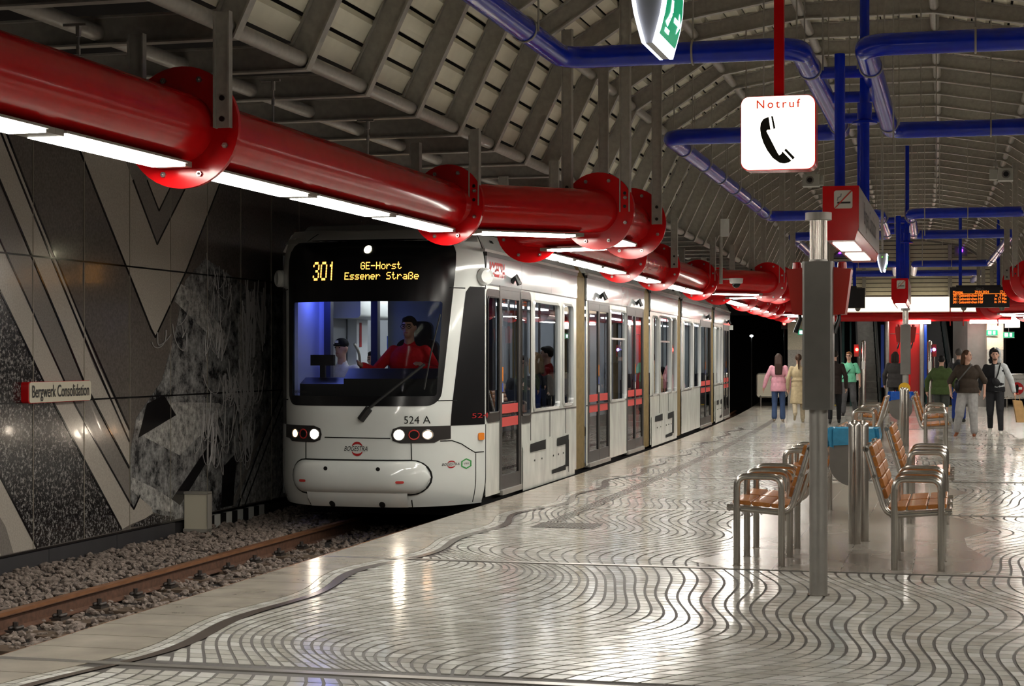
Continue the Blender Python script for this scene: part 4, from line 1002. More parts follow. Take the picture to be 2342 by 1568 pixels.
# ------------------------------------------------------------------ twin posts and litter bins
mat('bin_grey', (.20, .19, .175, 1), .4, .5, var=.08); mat('bag_blue', (.05, .27, .46, 1), .25, var=.15, vscale=20, coat=.3)
for g, (base, w, bag) in enumerate(((15.37, 'nearer', (.05, .27, .46, 1)), (31.97, 'farther', (.01, .10, .50, 1)))):
    o = thing('twin_post', f'pair of round-topped steel posts in front of the {w} litter bin', 'post', P2((-.93, base, 0)), heading(base), 'twin posts')
    for dx, dy, z in ((0, 0, 1.06), (.055, .24, 1.05)):
        bb = MB(); bb.tube([(dx, dy, 0)]+[(dx, dy, z-.05+.05*math.sin(a)) for a in (0, .4, .8, 1.2, 1.5)], [.052]+[.052*math.cos(a) for a in (0, .4, .8, 1.2, 1.5)], 20); bb.build('post', 'steel', o)
        bb = MB(); bb.cyl((dx, dy, 0), (0, 0, 1), .062, .006, 20); bb.build('collar', 'steel', o)
    o = thing('litter_bin', f'grey rounded litter bin with blue bag behind the {w} twin posts', 'bin', P2((-.97, base+.62, 0)), heading(base), 'litter bins')
    pl = [(-.205, .93), (-.205, .66)]+[(-.205*math.cos(a), .66-.20*math.sin(a)) for a in [math.pi*k/14 for k in range(1, 14)]]+[(.205, .66), (.205, .93)]
    bb = MB(); bb.prism(pl, lambda a, c, d: (a, d, c), -.17, .17); bb.build('bin_body', 'bin_grey', o, smooth=40)
    bm_ = mat('bag_'+w, bag, .25, var=.15, vscale=20, coat=.3); n = 44; bb = MB(); rr = random.Random(g)
    per = rrect(-.215, .215, -.18, .18, .05, 11); n = len(per)
    for k, (a, c) in enumerate(per):
        f = .016*math.sin(k*2.4)+rr.uniform(-.012, .012); L = math.hypot(a, c)
        bb.v += [(a*.93, c*.93, .955+rr.uniform(-.004, .004)), (a*(1+f/L), c*(1+f/L), .968), (a*(1+f/L*1.6)*1.02, c*(1+f/L*1.6)*1.02, .90), (a*(1.0+f/L), c*(1.0+f/L), .82+.035*math.sin(k*.9)+rr.uniform(-.02, .02))]
    for k in range(n):
        j = (k+1) % n
        for q in range(3): bb.f.append((4*k+q, 4*k+q+1, 4*j+q+1, 4*j+q))
    bb.build('bin_bag', bm_, o, smooth=60)
    bb = MB(); bb.tube([(0, .21, 0), (0, .21, .9)], .045, 14); bb.box(-.05, .05, .15, .21, .6, .8); bb.build('bin_stand', 'steel', o)
# ------------------------------------------------------------------ steel service columns
mat('box_steel', (.235, .225, .21, 1), .34, .75, var=.10, vscale=5); mat('call_red', (.42, .022, .012, 1), .35)
def service_column(s, w, rich):
    o = thing('service_column', f'{w} brushed steel column with a tall grey service box and red call boxes', 'column', P2((-.97 if s < 20 else -.93, s, 0)), heading(s), 'steel service columns')
    bb = MB(); bb.tube([(0, 0, 0), (0, 0, 2.25)], .0605, 28); bb.build('column_shaft', 'steel_matte', o)
    bb = MB(); bb.cyl((0, 0, 0), (0, 0, 1), .075, .005, 28); bb.build('floor_collar', 'steel', o)
    bb = MB()
    for z0, z1, r in ((2.2, 2.52, .058),):
        n = 28
        for z in (z0, z1): bb.v += [(r*(1 if k % 2 else .93)*math.cos(2*math.pi*k/(2*n)), r*(1 if k % 2 else .93)*math.sin(2*math.pi*k/(2*n)), z) for k in range(2*n)]
        for k in range(2*n): bb.f.append((k, (k+1) % (2*n), 2*n+(k+1) % (2*n), 2*n+k))
    bb.build('fluted_neck', 'steel', o, smooth=0)
    bb = MB(); bb.tube([(0, 0, 2.515), (0, 0, 2.565)], .088, 36); bb.build('column_cap', 'steel_matte', o, smooth=20)
    pl = rrect(-.10, .10, -.10, .10, .018, 3); bb = MB(); bb.prism([(a, c) for a, c in pl], lambda a, c, d: (a, c, d), 1.245, 2.235); bx = bb.build('service_box', 'box_steel', o, smooth=30)
    bb = MB(); bb.box(-.085, .085, -.1015, -.10, 1.26, 2.22); bb.build('service_door', 'box_steel', bx, smooth=0)
    for sg in (-1, 1):
        bb = MB(); pl = [(.095, 2.20), (.215, 2.185), (.175, 1.885), (.10, 1.88)]
        bb.prism([(sg*a, c) for a, c in pl], lambda a, c, d: (a, d, c), .0, .22); cb = bb.build('call_box', 'call_red', o, smooth=0)
        bb = MB(); bb.tube([(sg*.15, .10, 2.195), (sg*.15, .10, 2.235), (sg*.15, .10, 2.24)], [.032, .03, .022], 14); bb.build('beacon', 'red_paint', cb)
        bb = MB(); bb.tube([(sg*.13, .08, 1.885), (sg*.13, .08, 1.85), (sg*.13-.03, .06, 1.76)], [.012, .014, .017], 8); bb.build('handset', 'black', cb)
service_column(12.03, 'near', True); service_column(36.0, 'far', True)
fc = [o for o in COL.objects if o.name.startswith('service_column')][-1]
mat('yellow_plastic', (.75, .45, .02, 1), .4); bb = MB(); bb.tube([(-.02, -.07, .97), (-.02, -.10, .97)], .115, 24); bb.build('yellow_disc', 'yellow_plastic', fc)
# ------------------------------------------------------------------ emergency call sign
mat('sign_glow', (1, .97, .9, 1), .4, emit=(1, .92, .78, 1), es=2.6); mat('sign_red', (.62, .03, .015, 1), .4); mat('glow_red_ink', (.75, .05, .02, 1), .4, emit=(1, .06, .02, 1), es=.55)
mat('dark_ink', (.012, .010, .004, 1), .5)
o = thing('emergency_call_sign', 'glowing white square sign with a telephone handset and red word Notruf', 'sign', P2((-.965, 9.35, 2.58)), 0)
A = .195
bb = MB(); bb.prism(rrect(-A, A, 0, 2*A, .045, 6), lambda a, c, d: (a, d, c), .01, .15); sb = bb.build('sign_box', 'red_paint', o, smooth=30)
for y0, y1 in ((-.004, .012), (.148, .164)):
    bb = MB(); bb.prism(rrect(-A+.004, A-.004, .004, 2*A-.004, .042, 6), lambda a, c, d: (a, d, c), y0, y1); bb.build('sign_face', 'sign_glow', o, smooth=30)
nrm = lambda px, py: ((px-516)/690*.39, A-(py-515)/690*.39)
HS = [(432, 367), (385, 385), (358, 425), (353, 480), (362, 540), (385, 610), (420, 680), (470, 750), (530, 795), (575, 805), (620, 795), (642, 780), (560, 692), (550, 715), (530, 727), (515, 705), (412, 500), (420, 488), (450, 488)]
for nm, pl in (('handset_symbol', HS), ('handset_bar', [(455, 363), (472, 363), (495, 475), (477, 482)]), ('handset_bar', [(592, 665), (674, 752), (655, 770), (577, 682)])):
    bb = MB(); bb.prism([nrm(*p) for p in pl], lambda a, c, d: (a, d, c), -.006, -.0045); bb.build(nm, 'dark_ink', o, smooth=0)
text('sign_lettering', 'Notruf', .062, 'glow_red_ink', o, lambda a, c: (a, -.0058, nrm(516, 253)[1]+c), spacing=1.35, bold=.0008)
bb = MB(); bb.box(-.026, .026, .055, .105, .39, 2.62); bb.build('sign_post', 'red_paint', o, smooth=0)
# ------------------------------------------------------------------ exit signs hanging over the centre line
mat('exit_green', (.0, .22, .10, 1), .35, emit=(0, .30, .13, 1), es=.9); mat('exit_white', (1, 1, 1, 1), .4, emit=(.80, .85, 1, 1), es=3.2); mat('exit_cap', (.34, .33, .33, 1), .35)
mat('led_green', (.1, .8, .05, 1), .4, emit=(.2, 1, .05, 1), es=3)
def exit_wedge(s, t, z, w, sc=1.0):
    o = thing('exit_sign', f'{w} wedge-shaped exit sign with green faces hanging from the roof', 'sign', P2((t, s, z)), heading(s), 'wedge exit signs')
    L = .36; H = .215
    prof = [(.012, 0), (.026, .05), (.039, .10), (.047, .15), (.050, .215)]
    for sg in (-1, 1):
        bb = MB(); n = len(prof)
        for y in (0, L): bb.v += [(sg*a, y, c) for a, c in prof]+[(sg*(a+.012), y, c) for a, c in prof]
        for i in range(n-1): bb.f += [(i, i+1, 2*n+i+1, 2*n+i), (n+i, 3*n+i, 3*n+i+1, n+i+1), (i, n+i, n+i+1, i+1), (2*n+i, 2*n+i+1, 3*n+i+1, 3*n+i)]
        bb.f += [(0, 2*n, 3*n, n), (n-1, 2*n-1, 4*n-1, 3*n-1)]
        pn = bb.build('light_panel', 'exit_white', o)
        bb = MB()
        for y in (.018, L-.018): bb.v += [(sg*(a+.0135), y, c+(.012 if i == 0 else -.012 if i == n-1 else 0)) for i, (a, c) in enumerate(prof)]
        for i in range(n-1): bb.f.append((i, i+1, n+i+1, n+i))
        bb.build('green_face', 'exit_green', pn)
        def fx(z):
            for (a0, z0), (a1, z1) in zip(prof[:-1], prof[1:]):
                if z <= z1: return a0+(a1-a0)*(z-z0)/(z1-z0)
            return prof[-1][0]
        onf = lambda y, c: (sg*(fx(c)+.0148), y, c)
        def shape(pl, nm):
            bb = MB(); bb.v = [onf(y, c) for y, c in pl]; bb.f = [tuple(range(len(pl)))]; bb.build(nm, 'exit_white', pn, smooth=0)
        y0 = .06
        shape([(y0+.02, .05), (y0+.10, .05), (y0+.10, .065), (y0+.02, .065)], 'runner_symbol'); shape([(y0, .08), (y0+.05, .07), (y0+.09, .115), (y0+.07, .135), (y0+.03, .10)], 'runner_symbol'); shape([(y0+.05, .12), (y0+.10, .125), (y0+.09, .165), (y0+.05, .16)], 'runner_symbol'); shape([(y0+.075, .17), (y0+.10, .17), (y0+.10, .19), (y0+.075, .19)], 'runner_symbol')
        shape([(.20, .10), (.29, .10), (.29, .118), (.20, .118)], 'arrow_symbol'); shape([(.28, .145), (.335, .109), (.28, .073), (.28, .092), (.30, .109), (.28, .126)], 'arrow_symbol')
    bb = MB(); pl = [(-a, c) for a, c in prof[::-1]]+prof; bb.prism(pl, lambda a, c, d: (a, d, c), .012, L-.012); bb.build('sign_core', 'exit_cap', o)
    bb = MB(); bb.caps((.0, .006, .175), (0, .007, .175), .005); bb.build('status_led', 'led_green', o)
    bb = MB(); bb.tube([(0, L/2, .215), (0, L/2, 5.43-z)], .010, 8); bb.box(-.04, .04, .05, L-.05, .21, .235); bb.build('suspension', 'galvanised', o)
exit_wedge(5.86, -1.035, 2.652, 'near'); exit_wedge(22.2, -.97, 2.65, 'far')
# ------------------------------------------------------------------ red box signs with station name and lamps
mat('alu', (.44, .43, .41, 1), .34, .85, var=.06, vscale=6); mat('box_lamp', (1, 1, 1, 1), .4, emit=(1, .95, .84, 1), es=9); mat('pictogram_white', (.62, .60, .54, 1), .4); mat('smoke_grey', (.25, .25, .25, 1), .5); mat('sign_diag', (.55, .05, .03, 1), .4)
def red_box(s, w):
    o = thing('station_box_sign', f'{w} long red box sign with aluminium sides, no-smoking symbol and lamps below', 'sign', P2((CT, s, 2.5)), heading(s), 'red station box signs')
    L = 3.35; Wd = .138; H = .42
    bb = MB(); bb.prism([(-Wd, .10), (-Wd+.03, .0), (Wd-.03, .0), (Wd, .10), (Wd, H), (-Wd, H)], lambda a, c, d: (a, d, c), 0, L); bb.build('box_body', 'red_paint', o, smooth=0)
    for sg in (-1, 1):
        bb = MB(); bb.box(sg*Wd-.003, sg*Wd+.003, .012, L-.012, .075, H-.004); pn = bb.build('side_panel', 'alu', o, smooth=0)
        text('lettering', 'Bergwerk Consolidation', .26, 'sign_ink', pn, lambda a, c: (sg*(Wd+.0045), L/2+sg*a, .25+c), sx=.80)
    for k in range(2):
        y0 = .32+k*1.5; bb = MB(); bb.box(-Wd+.055, Wd-.055, y0, y0+1.02, -.006, .004); bb.build('lamp', 'box_lamp', o, smooth=0)
    nb = MB(); nb.prism(rrect(-.07, .07, .245, .385, .016, 4), lambda a, c, d: (a+.02, d, c), -.004, .0); pg = nb.build('pictogram', 'pictogram_white', o, smooth=0)
    bb = MB(); bb.prism([(-.045, .283), (.055, .283), (.055, .297), (-.045, .297)], lambda a, c, d: (a+.02, d, c), -.0055, -.0042); bb.build('cigarette_symbol', 'sign_ink', pg, smooth=0)
    bb = MB(); bb.prism([(-.05, .305), (-.042, .305), (-.035, .325), (-.015, .335), (-.01, .36), (-.02, .36), (-.024, .342), (-.044, .332)], lambda a, c, d: (a+.02, d, c), -.0055, -.0042); bb.build('smoke_symbol', 'smoke_grey', pg, smooth=0)
    bb = MB(); bb.prism([(-.066, .252), (-.055, .252), (.066, .376), (.066, .384), (.058, .384)], lambda a, c, d: (a+.02, d, c), -.007, -.0056); bb.build('prohibition_bar', 'sign_diag', pg, smooth=0)
red_box(13.9, 'nearer'); red_box(30.5, 'farther')
# ------------------------------------------------------------------ departure boards
mat('led_orange', (.9, .2, .02, 1), .5, emit=(1, .16, .015, 1), es=2.6); mat('board_black', (.010, .010, .011, 1), .3)
def board(s, t0, t1, w, front):
    P = lambda p: P1(p)
    o = thing('departure_board', f'black departure board {w}', 'display board', P1(((t0+t1)/2, s, 2.79)), wc=True, group='departure boards')
    bb = MB(); bb.box(t0, t1, s, s+.28, 2.79, 3.28); bb.box(t0+.15, t1-.2, s+.08, s+.2, 3.28, 3.33); bd_ = bb.build('board_case', 'board_black', o, P1, smooth=0)
    if front:
        c = (t0+t1)/2; L = t0+.07; Rr = t1-.07
        def tx(body, x, z, size, al='LEFT', m='led_orange'): text('display_text', body, size, m, bd_, lambda a, q: P1((x+a, s-.006, z+q)), align=al, sx=.86)
        tx('Gleis 2', c, 3.235, .075, 'CENTER', 'steel_matte')
        for z, a, q in ((3.16, 'Montag,', '17:10'), (3.075, '301 Gelsenkirchen Hbf', 'in  3 Min'), (2.995, '301 Gelsenkirchen Hbf', 'in 17 Min'), (2.915, '301 Gelsenkirchen Hbf', 'in 19 Min')):
            tx(a, L, z, .088); tx(q, Rr, z, .088, 'RIGHT')
        tx('29.04.2024', c+.05, 3.16, .088, 'CENTER')
        bb = MB(); bb.box(L, Rr, s-.005, s-.003, 3.112, 3.120); bb.build('display_rule', 'led_orange', bd_, P1, smooth=0)
    for f in (.18, .82):
        x = t0+(t1-t0)*f; bb = MB(); bb.tube([P1((x, s+.14, 3.28)), P1((x, s+.14, 5.0))], .04, 12); bb.build('board_post', 'blue_paint', o)
        bb = MB(); bb.tube([P1((x+.08, s+.1, 2.79)), P1((x+.08, s+.1, 2.75)), P1((x+.08, s+.1, 2.71))], [.07, .06, .03], 12); bb.build('board_speaker', 'bin_grey', o)
board(44.0, .43, 1.83, 'for Gleis 2 with orange lines for 301 Gelsenkirchen Hbf', True); board(44.0, -3.0, -1.59, 'seen dark beside the near column, its side towards the tram', False)
# ------------------------------------------------------------------ cameras, speakers and a pole under the roof
mat('device_grey', (.36, .36, .32, 1), .45)
for t, s, z, lb in ((-1.90, 24.0, 3.97, 'grey boxed loudspeaker under the vault behind the glowing Notruf sign'), (.53, 24.1, 4.0, 'grey boxed loudspeaker under the vault at the right edge')):
    o = thing('loudspeaker', lb, 'loudspeaker', P1((t, s, z-.085)), 0, 'boxed loudspeakers')
    sg = 1 if t < 0 else -1
    bb = MB(); bb.box(-.13, .09, -.06, .14, 0, .16) if sg > 0 else bb.box(-.02, .17, -.06, .14, 0, .16); cs = bb.build('case', 'device_grey', o, smooth=0)
    bb = MB(); bb.box(.06, .14, 0, .12, .02, .15) if sg > 0 else bb.box(-.13, -.03, 0, .12, .02, .15); bb.build('junction_box', 'device_grey', o, smooth=0)
    for r, y, m in ((.055, -.075, 'bin_grey'), (.035, -.082, 'black')):
        bb = MB(); bb.tube([(-.03 if sg > 0 else .08, -.06, .08), (-.03 if sg > 0 else .08, y, .08)], r, 18); bb.build('speaker_cone', m, cs)
    bb = MB(); bb.tube([(.05*sg, .08, .15), (.05*sg, .08, 1.05)], .012, 8); bb.box(.05*sg-.03, .05*sg+.03, .05, .11, .2, .25); bb.build('mount', 'galvanised', o)
o = thing('camera_pole', 'grey hanging pole with a white box and a dome camera beside the red pipe jog', 'camera', P1((-3.83, 30.35, 2.85)), wc=True)
bb = MB(); bb.tube([P1((-3.83, 30.35, 2.85)), P1((-3.83, 30.35, 4.35))], .03, 10); bb.tube([P1((-3.83, 30.35, 2.93)), P1((-3.57, 30.35, 2.93))], .012, 8); bb.build('pole', 'grey_steel', o)
bb = MB(); bb.box(-3.83, -3.69, 30.25, 30.37, 3.66, 3.96); bb.build('white_case', 'white_paint', o, P1, smooth=0)
bb = MB(); bb.tube([P1((-3.57, 30.35, 2.94)), P1((-3.57, 30.35, 2.86)), P1((-3.57, 30.35, 2.85))], [.12, .11, .08], 18); bb.build('dome_housing', 'white_paint', o)
bb = MB(); bb.ell(P1((-3.57, 30.35, 2.85)), .075, .075, .075); bb.build('dome_glass', 'black_gloss', o)
# rods of the suspended wiring under the flat crown
for k, (t, s) in enumerate([(-1.62, 14.6), (-1.45, 16.5), (-.6, 15.2), (-.42, 17.4), (-.3, 19.5), (-1.6, 21.0), (-.9, 25.2), (-.7, 26.9), (-.5, 25.5), (-.3, 28.0), (-1.2, 28.6), (-1.4, 33.0), (-.6, 34.0), (-.2, 38), (-.9, 39.0), (-1.1, 41)]):
    bb = MB(); bb.tube([P2((t, s, ZB-.1 if k % 2 else 3.3)), P2((t, s, 5.43))], .008, 6); o = bb.build('suspension_rod', 'grey_steel', None); tag(o, 'thin dark rod hanging from the flat crown of the vault', 'rod', 'rods under the crown')
# ------------------------------------------------------------------ end of the hall
mat('pillar_stone', (.42, .40, .36, 1), .6, var=.18, vscale=30); mat('pillar_cream', (.62, .57, .44, 1), .55, var=.14, vscale=40)
mat('wall_grey', (.20, .19, .18, 1), .6, var=.1, vscale=5); mat('louvre', (.60, .57, .45, 1), .5, var=.06)
mat('band_glow', (1, .95, .8, 1), .4, emit=(1, .87, .62, 1), es=1.7); mat('blue_panel', (.01, .06, .42, 1), .35); mat('lift_red', (.40, .012, .012, 1), .3)
mat('step_metal', (.34, .33, .31, 1), .45, .5, var=.12, vscale=8); mat('teal_glass', (.012, .05, .05, 1), .12, coat=.5); mat('yellow_line', (.7, .5, .03, 1), .5)
mat('purple_glow', (.3, .05, 1, 1), .4, emit=(.25, .03, 1, 1), es=8); mat('red_glow', (1, .1, .1, 1), .4, emit=(1, .04, .03, 1), es=22); mat('blue_glow', (.2, .2, 1, 1), .4, emit=(.15, .15, 1, 1), es=22); mat('white_glow', (1, 1, 1, 1), .4, emit=(.9, 1, .95, 1), es=25)
mat('stair_fill_glow', (1, 1, 1, 1), .5, emit=WARM, es=22.0)  # glow of the added fill panel over the stairs
E0 = 57.6
we = thing('wall_end', None, None, (0, 0, 0), kind='structure')
def ebox(nm, m, t0, t1, s0, s1, z0, z1, par=we, ): bb = MB(); bb.box(t0, t1, s0, s1, z0, z1); return bb.build(nm, m, par, P1, smooth=0)
# louvred gable
for k in range(14):
    z = 3.56+k*.135; ebox('louvre_slat', 'louvre', -3.9, 4.4, E0+.4, E0+.43, z+.012, z+.125)
ebox('gable_back', 'dark_void', -9, 7, E0+.5, E0+.6, 2.95, 6)
for t in (-2.9, -1.5, -.1, 1.2, 2.5, 3.6): ebox('gable_post', 'grey_steel', t-.06, t+.06, E0+.25, E0+.36, 3.3, 5.6)
ebox('back_wall', 'dark_void', -3.95, 3.2, 68, 68.3, -.9, 6)
ebox('side_wall_core', 'dark_void', -3.9, -3.7, 58.6, 68, -.9, 6); ebox('side_wall_core', 'dark_void', 2.75, 3.0, 58.6, 68, -.9, 6); ebox('stair_ceiling', 'dark_void', -4, 3.2, E0+.45, 68.3, 5.2, 5.4)
ebox('added_stair_fill', 'stair_fill_glow', -2.6, 1.2, 60.2, 60.5, 5.0, 5.06)  # added glowing panel, hidden behind the gable, brightens the dark escalator steps
# pillars
for t0, t1, lb in ((-3.92, -3.25, 'pale stone pillar between the tunnel mouth and the left stairs'), (2.32, 2.82, 'pale stone pillar at the right end of the platform')):
    o = thing('pillar', lb, 'pillar', P1(((t0+t1)/2, E0, 0)), wc=True, group='end pillars')
    bb = MB(); bb.box(t0, t1, E0, E0+.9, 0, 1.82); bb.build('pillar_shaft', 'pillar_stone', o, P1, smooth=0)
    bb = MB(); bb.box(t0-.004, t1+.004, E0-.004, E0+.9, 1.82, 2.95); bb.build('pillar_head', 'pillar_cream', o, P1, smooth=0)
ebox('curved_wall', 'wall_grey', 1.75, 2.33, 58.0, 58.9, 0, 2.95); bb = MB(); bb.v = [P1(p) for p in ((1.75, 58.0, 0), (1.75, 58.0, 2.95), (1.42, 59.8, 2.95), (1.42, 59.8, 0))]; bb.f = [(0, 1, 2, 3)]; bb.build('angled_wall', 'wall_grey', we, smooth=0)
# glowing exit band
o = thing('exit_band_sign', 'long glowing cream sign band spanning the far end of the platform', 'sign', P1((.7, E0-.2, 3.03)), wc=True)
bb = MB(); bb.box(-2.5, 3.4, E0-.2, E0, 3.03, 3.5); bb.build('band_box', 'band_glow', o, P1, smooth=0)
bb = MB(); bb.box(-2.5, 3.4, E0-.22, E0+.02, 2.99, 3.03); bb.box(-2.5, 3.4, E0-.22, E0+.02, 3.5, 3.53); bb.build('band_rim', 'lamp_bracket', o, P1, smooth=0)
text('band_lettering', 'Ausgang', .36, 'dark_ink', o, lambda a, c: P1((2.1+a, E0-.206, 3.27+c)), sx=.95)
text('band_arrow', '/', .2, 'dark_ink', o, lambda a, c: P1((3.2+a, E0-.206, 3.32+c)))
# cross pipe with lamps
o = thing('cross_pipe', 'red pipe with lamps crossing the far end below the glowing band', 'pipe', P1((-.3, 57.0, 2.86)), wc=True)
bb = MB(); bb.tube([P1((t, 57.05, 2.86)) for t in np.arange(-2.6, 3.3, .4)], .15, 18); bb.build('pipe_section', 'red_paint', o)
for t in (-2.3, 1.15, 1.55, 2.6):
    bb = MB(); c = Vector(P1((t, 57.05, 2.86))); bb.tube([c-Vector((.018, 0, 0)), c+Vector((.018, 0, 0))], .3, 28); bb.build('flange', 'red_paint', o, smooth=30)
for a, c in ((-.3, .55), (1.75, 3.2)):
    bb = MB(); bb.box(a, c, 56.95, 57.15, 2.64, 2.69); bb.build('lamp_diffuser', 'lamp_diffuser', o, P1, smooth=0)
# lift
o = thing('lift_shaft', 'red lift front framed by steel columns with blue side strips', 'lift', P1((-.25, E0-.3, 0)), wc=True)
bb = MB(); bb.box(-.72, .22, E0-.1, E0+1.4, 0, 2.75); bb.build('lift_front', 'lift_red', o, P1, smooth=0)
bb = MB(); bb.box(-.45, -.05, E0-.115, E0-.1, .02, 2.1); bb.build('lift_door', 'red_paint', o, P1, smooth=0)
bb = MB(); bb.box(-.70, .20, E0-.112, E0-.1, 2.32, 2.335); bb.build('lift_trim', 'steel', o, P1, smooth=0)
for t in (-.79, .29):
    bb = MB(); bb.tube([P1((t, E0-.2, 0)), P1((t, E0-.2, 2.85))], .075, 16); bb.build('lift_column', 'steel_matte', o)
for t in (-.97, .36):
    bb = MB(); bb.box(t, t+.09, E0-.15, E0+.3, .62, 2.62); bb.build('blue_strip', 'blue_panel', o, P1, smooth=0)
# escalators
def escalator(t0, t1, lb, m):
    o = thing('escalator', lb, 'escalator', P1(((t0+t1)/2, E0+.6, 0)), wc=True, group='escalators')
    for k in range(22):
        s = E0+.9+k*.36; z = max(0, (k-1)*.19)
        bb = MB(); bb.box(t0+.06, t1-.06, s, s+.4, z-.2, z+.19 if k else .01); bb.build('step', m, o, P1, smooth=0)
    bb = MB(); bb.box(t0+.06, t1-.06, E0+.86, E0+.95, .0, .03); bb.build('comb_line', 'yellow_line', o, P1, smooth=0)
    for t in (t0, t1):
        bb = MB(); pl = [(E0+.2, 0), (E0+.2, .9), (E0+1.2, .95), (E0+8, 4.6), (E0+8, 3.6), (E0+1.4, 0)]
        bb.prism(pl, lambda a, c, d: P1((t+d, a, c)), -.025, .025); bb.build('balustrade', 'teal_glass', o, smooth=0)
        bb = MB(); bb.tube([P1(p) for p in ((t, E0+.2, .5), (t, E0+.15, .9), (t, E0+.5, .95), (t, E0+1.2, .99), (t, E0+8, 4.64))], .035, 8); bb.build('handrail', 'rubber', o)
escalator(-1.66, -.98, 'grey escalator rising between the steel posts and the blue strip', 'step_metal'); escalator(.45, 1.35, 'dark escalator rising right of the red lift', 'tram_floor'); escalator(-3.1, -2.2, 'dark escalator rising left behind the near column', 'tram_floor')
bb = MB(); bb.box(-2.2, -2.12, E0+.1, E0+1.0, 0, 2.9); bb.box(-1.95, -1.9, E0+.1, E0+.8, 0, 2.9); o = bb.build('glass_partition', 'teal_glass', None, P1, smooth=0); tag(o, 'dark teal glass partition left of the grey escalator', 'partition')
# entry posts with signal lamps
for t, gm, cn, lb in ((-1.54, 'red_glow', 1, 'red'), (.50, 'blue_glow', -1, 'blue')):
    o = thing('validator_post', f'tall steel post with a {lb} signal lamp near the lift', 'post', P1((t, 56.6, 0)), group='signal posts')
    bb = MB(); bb.tube([(0, 0, 0), (0, 0, 2.05), (0, 0, 2.09), (0, 0, 2.11)], [.07, .07, .05, .01], 16); bb.build('post', 'steel', o)
    bb = MB(); bb.box(-.22*cn-.07, -.22*cn+.07, -.05, .08, 1.6, 1.98) if cn > 0 else bb.box(.08, .2, -.05, .08, 1.6, 1.98); lb_ = bb.build('lamp_case', 'call_red', o, smooth=0)
    bb = MB(); bb.ell((-.2 if cn > 0 else .13, -.07, 1.82), .05, .03, .05); bb.build('signal_lamp', gm, lb_)
    bb = MB(); bb.box(-.16*cn-.06, -.16*cn+.06, -.1, .1, .85, 1.05); bb.tube([(-.14*cn, 0, 0), (-.14*cn, 0, 1.6)], .025, 8); bb.build('rail_stand', 'steel', o)
    bb = MB(); bb.box(-.05, .05, -.075, -.07, 1.2, 1.45); bb.build('notice', 'decal_white', o, smooth=0)
# barriers at the platform end
for t0, t1, s, lb in ((-4.9, -3.95, 57.3, 'white framed barrier panel at the left platform end'), (2.75, 3.7, 56.9, 'grey barrier panel with a red no-entry roundel at the right platform end')):
    o = thing('barrier', lb, 'barrier', P1((t0, s, 0)), wc=True, group='end barriers')
    bb = MB(); bb.prism(rrect(t0, t1, .30, 1.05, .08), lambda a, c, d: P1((a, s+d, c)), 0, .03); bb.build('barrier_panel', 'sign_cream' if t0 < 0 else 'steel_matte', o, smooth=0)
    bb = MB(); bb.tube([P1((a, s, c)) for a, c in rrect(t0, t1, .30, 1.05, .08)], .025, 8, closed=True)
    for t in (t0+.12, t1-.12): bb.tube([P1((t, s+.02, 0)), P1((t, s+.02, .35))], .03, 8)
    fr = bb.build('barrier_frame', 'steel', o)
    if t0 > 0:
        bb = MB(); bb.prism([(t0+.42+.2*math.cos(a), .60+.2*math.sin(a)) for a in [2*math.pi*k/24 for k in range(24)]], lambda a, c, d: P1((a, s+d, c)), -.01, -.003); bb.build('roundel', 'decal_red', o, smooth=0)
        bb = MB(); bb.box(t0+.27, t0+.57, s-.014, s-.011, .57, .65); bb.build('roundel_bar', 'decal_white', o, P1, smooth=0)
        bb = MB(); bb.prism([(t0+.39, .47), (t0+.45, .47), (t0+.47, .66), (t0+.44, .73), (t0+.40, .73), (t0+.37, .66)], lambda a, c, d: P1((a, s+d, c)), -.018, -.015); bb.build('person_symbol', 'decal_black', o, smooth=0)
        text('barrier_lettering', 'Durchgang verboten', .07, 'decal_black', o, lambda a, c: P1((t0+.48+a, s-.006, .9+c)), sx=.8)
    else: text('barrier_lettering', 'Durchgang', .1, 'decal_black', o, lambda a, c: P1((t0+.6+a, s-.006, .85+c)), sx=.8)
# small lit exit plates, white lit box
for t, s, z, lb in ((-3.42, E0-.05, 2.38, 'small green exit plate on the left pillar'), (2.47, E0-.05, 2.35, 'small green exit plate on the right pillar'), (2.98, E0-.05, 2.28, 'small green exit plate hanging right of the right pillar')):
    o = thing('exit_plate', lb, 'sign', P1((t, s, z-.08)), group='small exit plates')
    bb = MB(); bb.box(-.17, .17, -.03, 0, 0, .17); pb = bb.build('plate', 'exit_green', o, smooth=0)
    bb = MB(); bb.box(-.12, -.02, -.034, -.03, .03, .14); bb.box(.03, .10, -.034, -.03, .03, .14); bb.build('plate_symbols', 'exit_white', pb, smooth=0)
    bb = MB(); bb.box(-.18, .18, -.028, .0, -.01, .0); bb.box(-.18, .18, -.028, 0, .17, .18); bb.tube([(0, -.01, .17), (0, -.01, .5)], .008, 6); bb.build('plate_frame', 'exit_cap', o, smooth=0)
o = thing('lit_info_box', 'bright white lit box hanging at the right end of the platform', 'sign', P1((3.06, E0-.3, 2.5)), wc=True)
bb = MB(); bb.box(2.85, 3.28, E0-.4, E0-.2, 2.52, 2.95); bb.build('lit_face', 'sign_glow', o, P1, smooth=0)
bb = MB(); bb.box(2.84, 3.29, E0-.38, E0-.18, 2.50, 2.52); bb.box(3.28, 3.3, E0-.38, E0-.18, 2.5, 2.95); bb.tube([P1((3.06, E0-.3, 2.95)), P1((3.06, E0-.3, 3.6))], .02, 8); bb.build('box_case', 'steel_matte', o, P1, smooth=0)
text('lit_lettering', '/', .12, 'dark_ink', o, lambda a, c: P1((3.1+a, E0-.405, 2.72+c)))
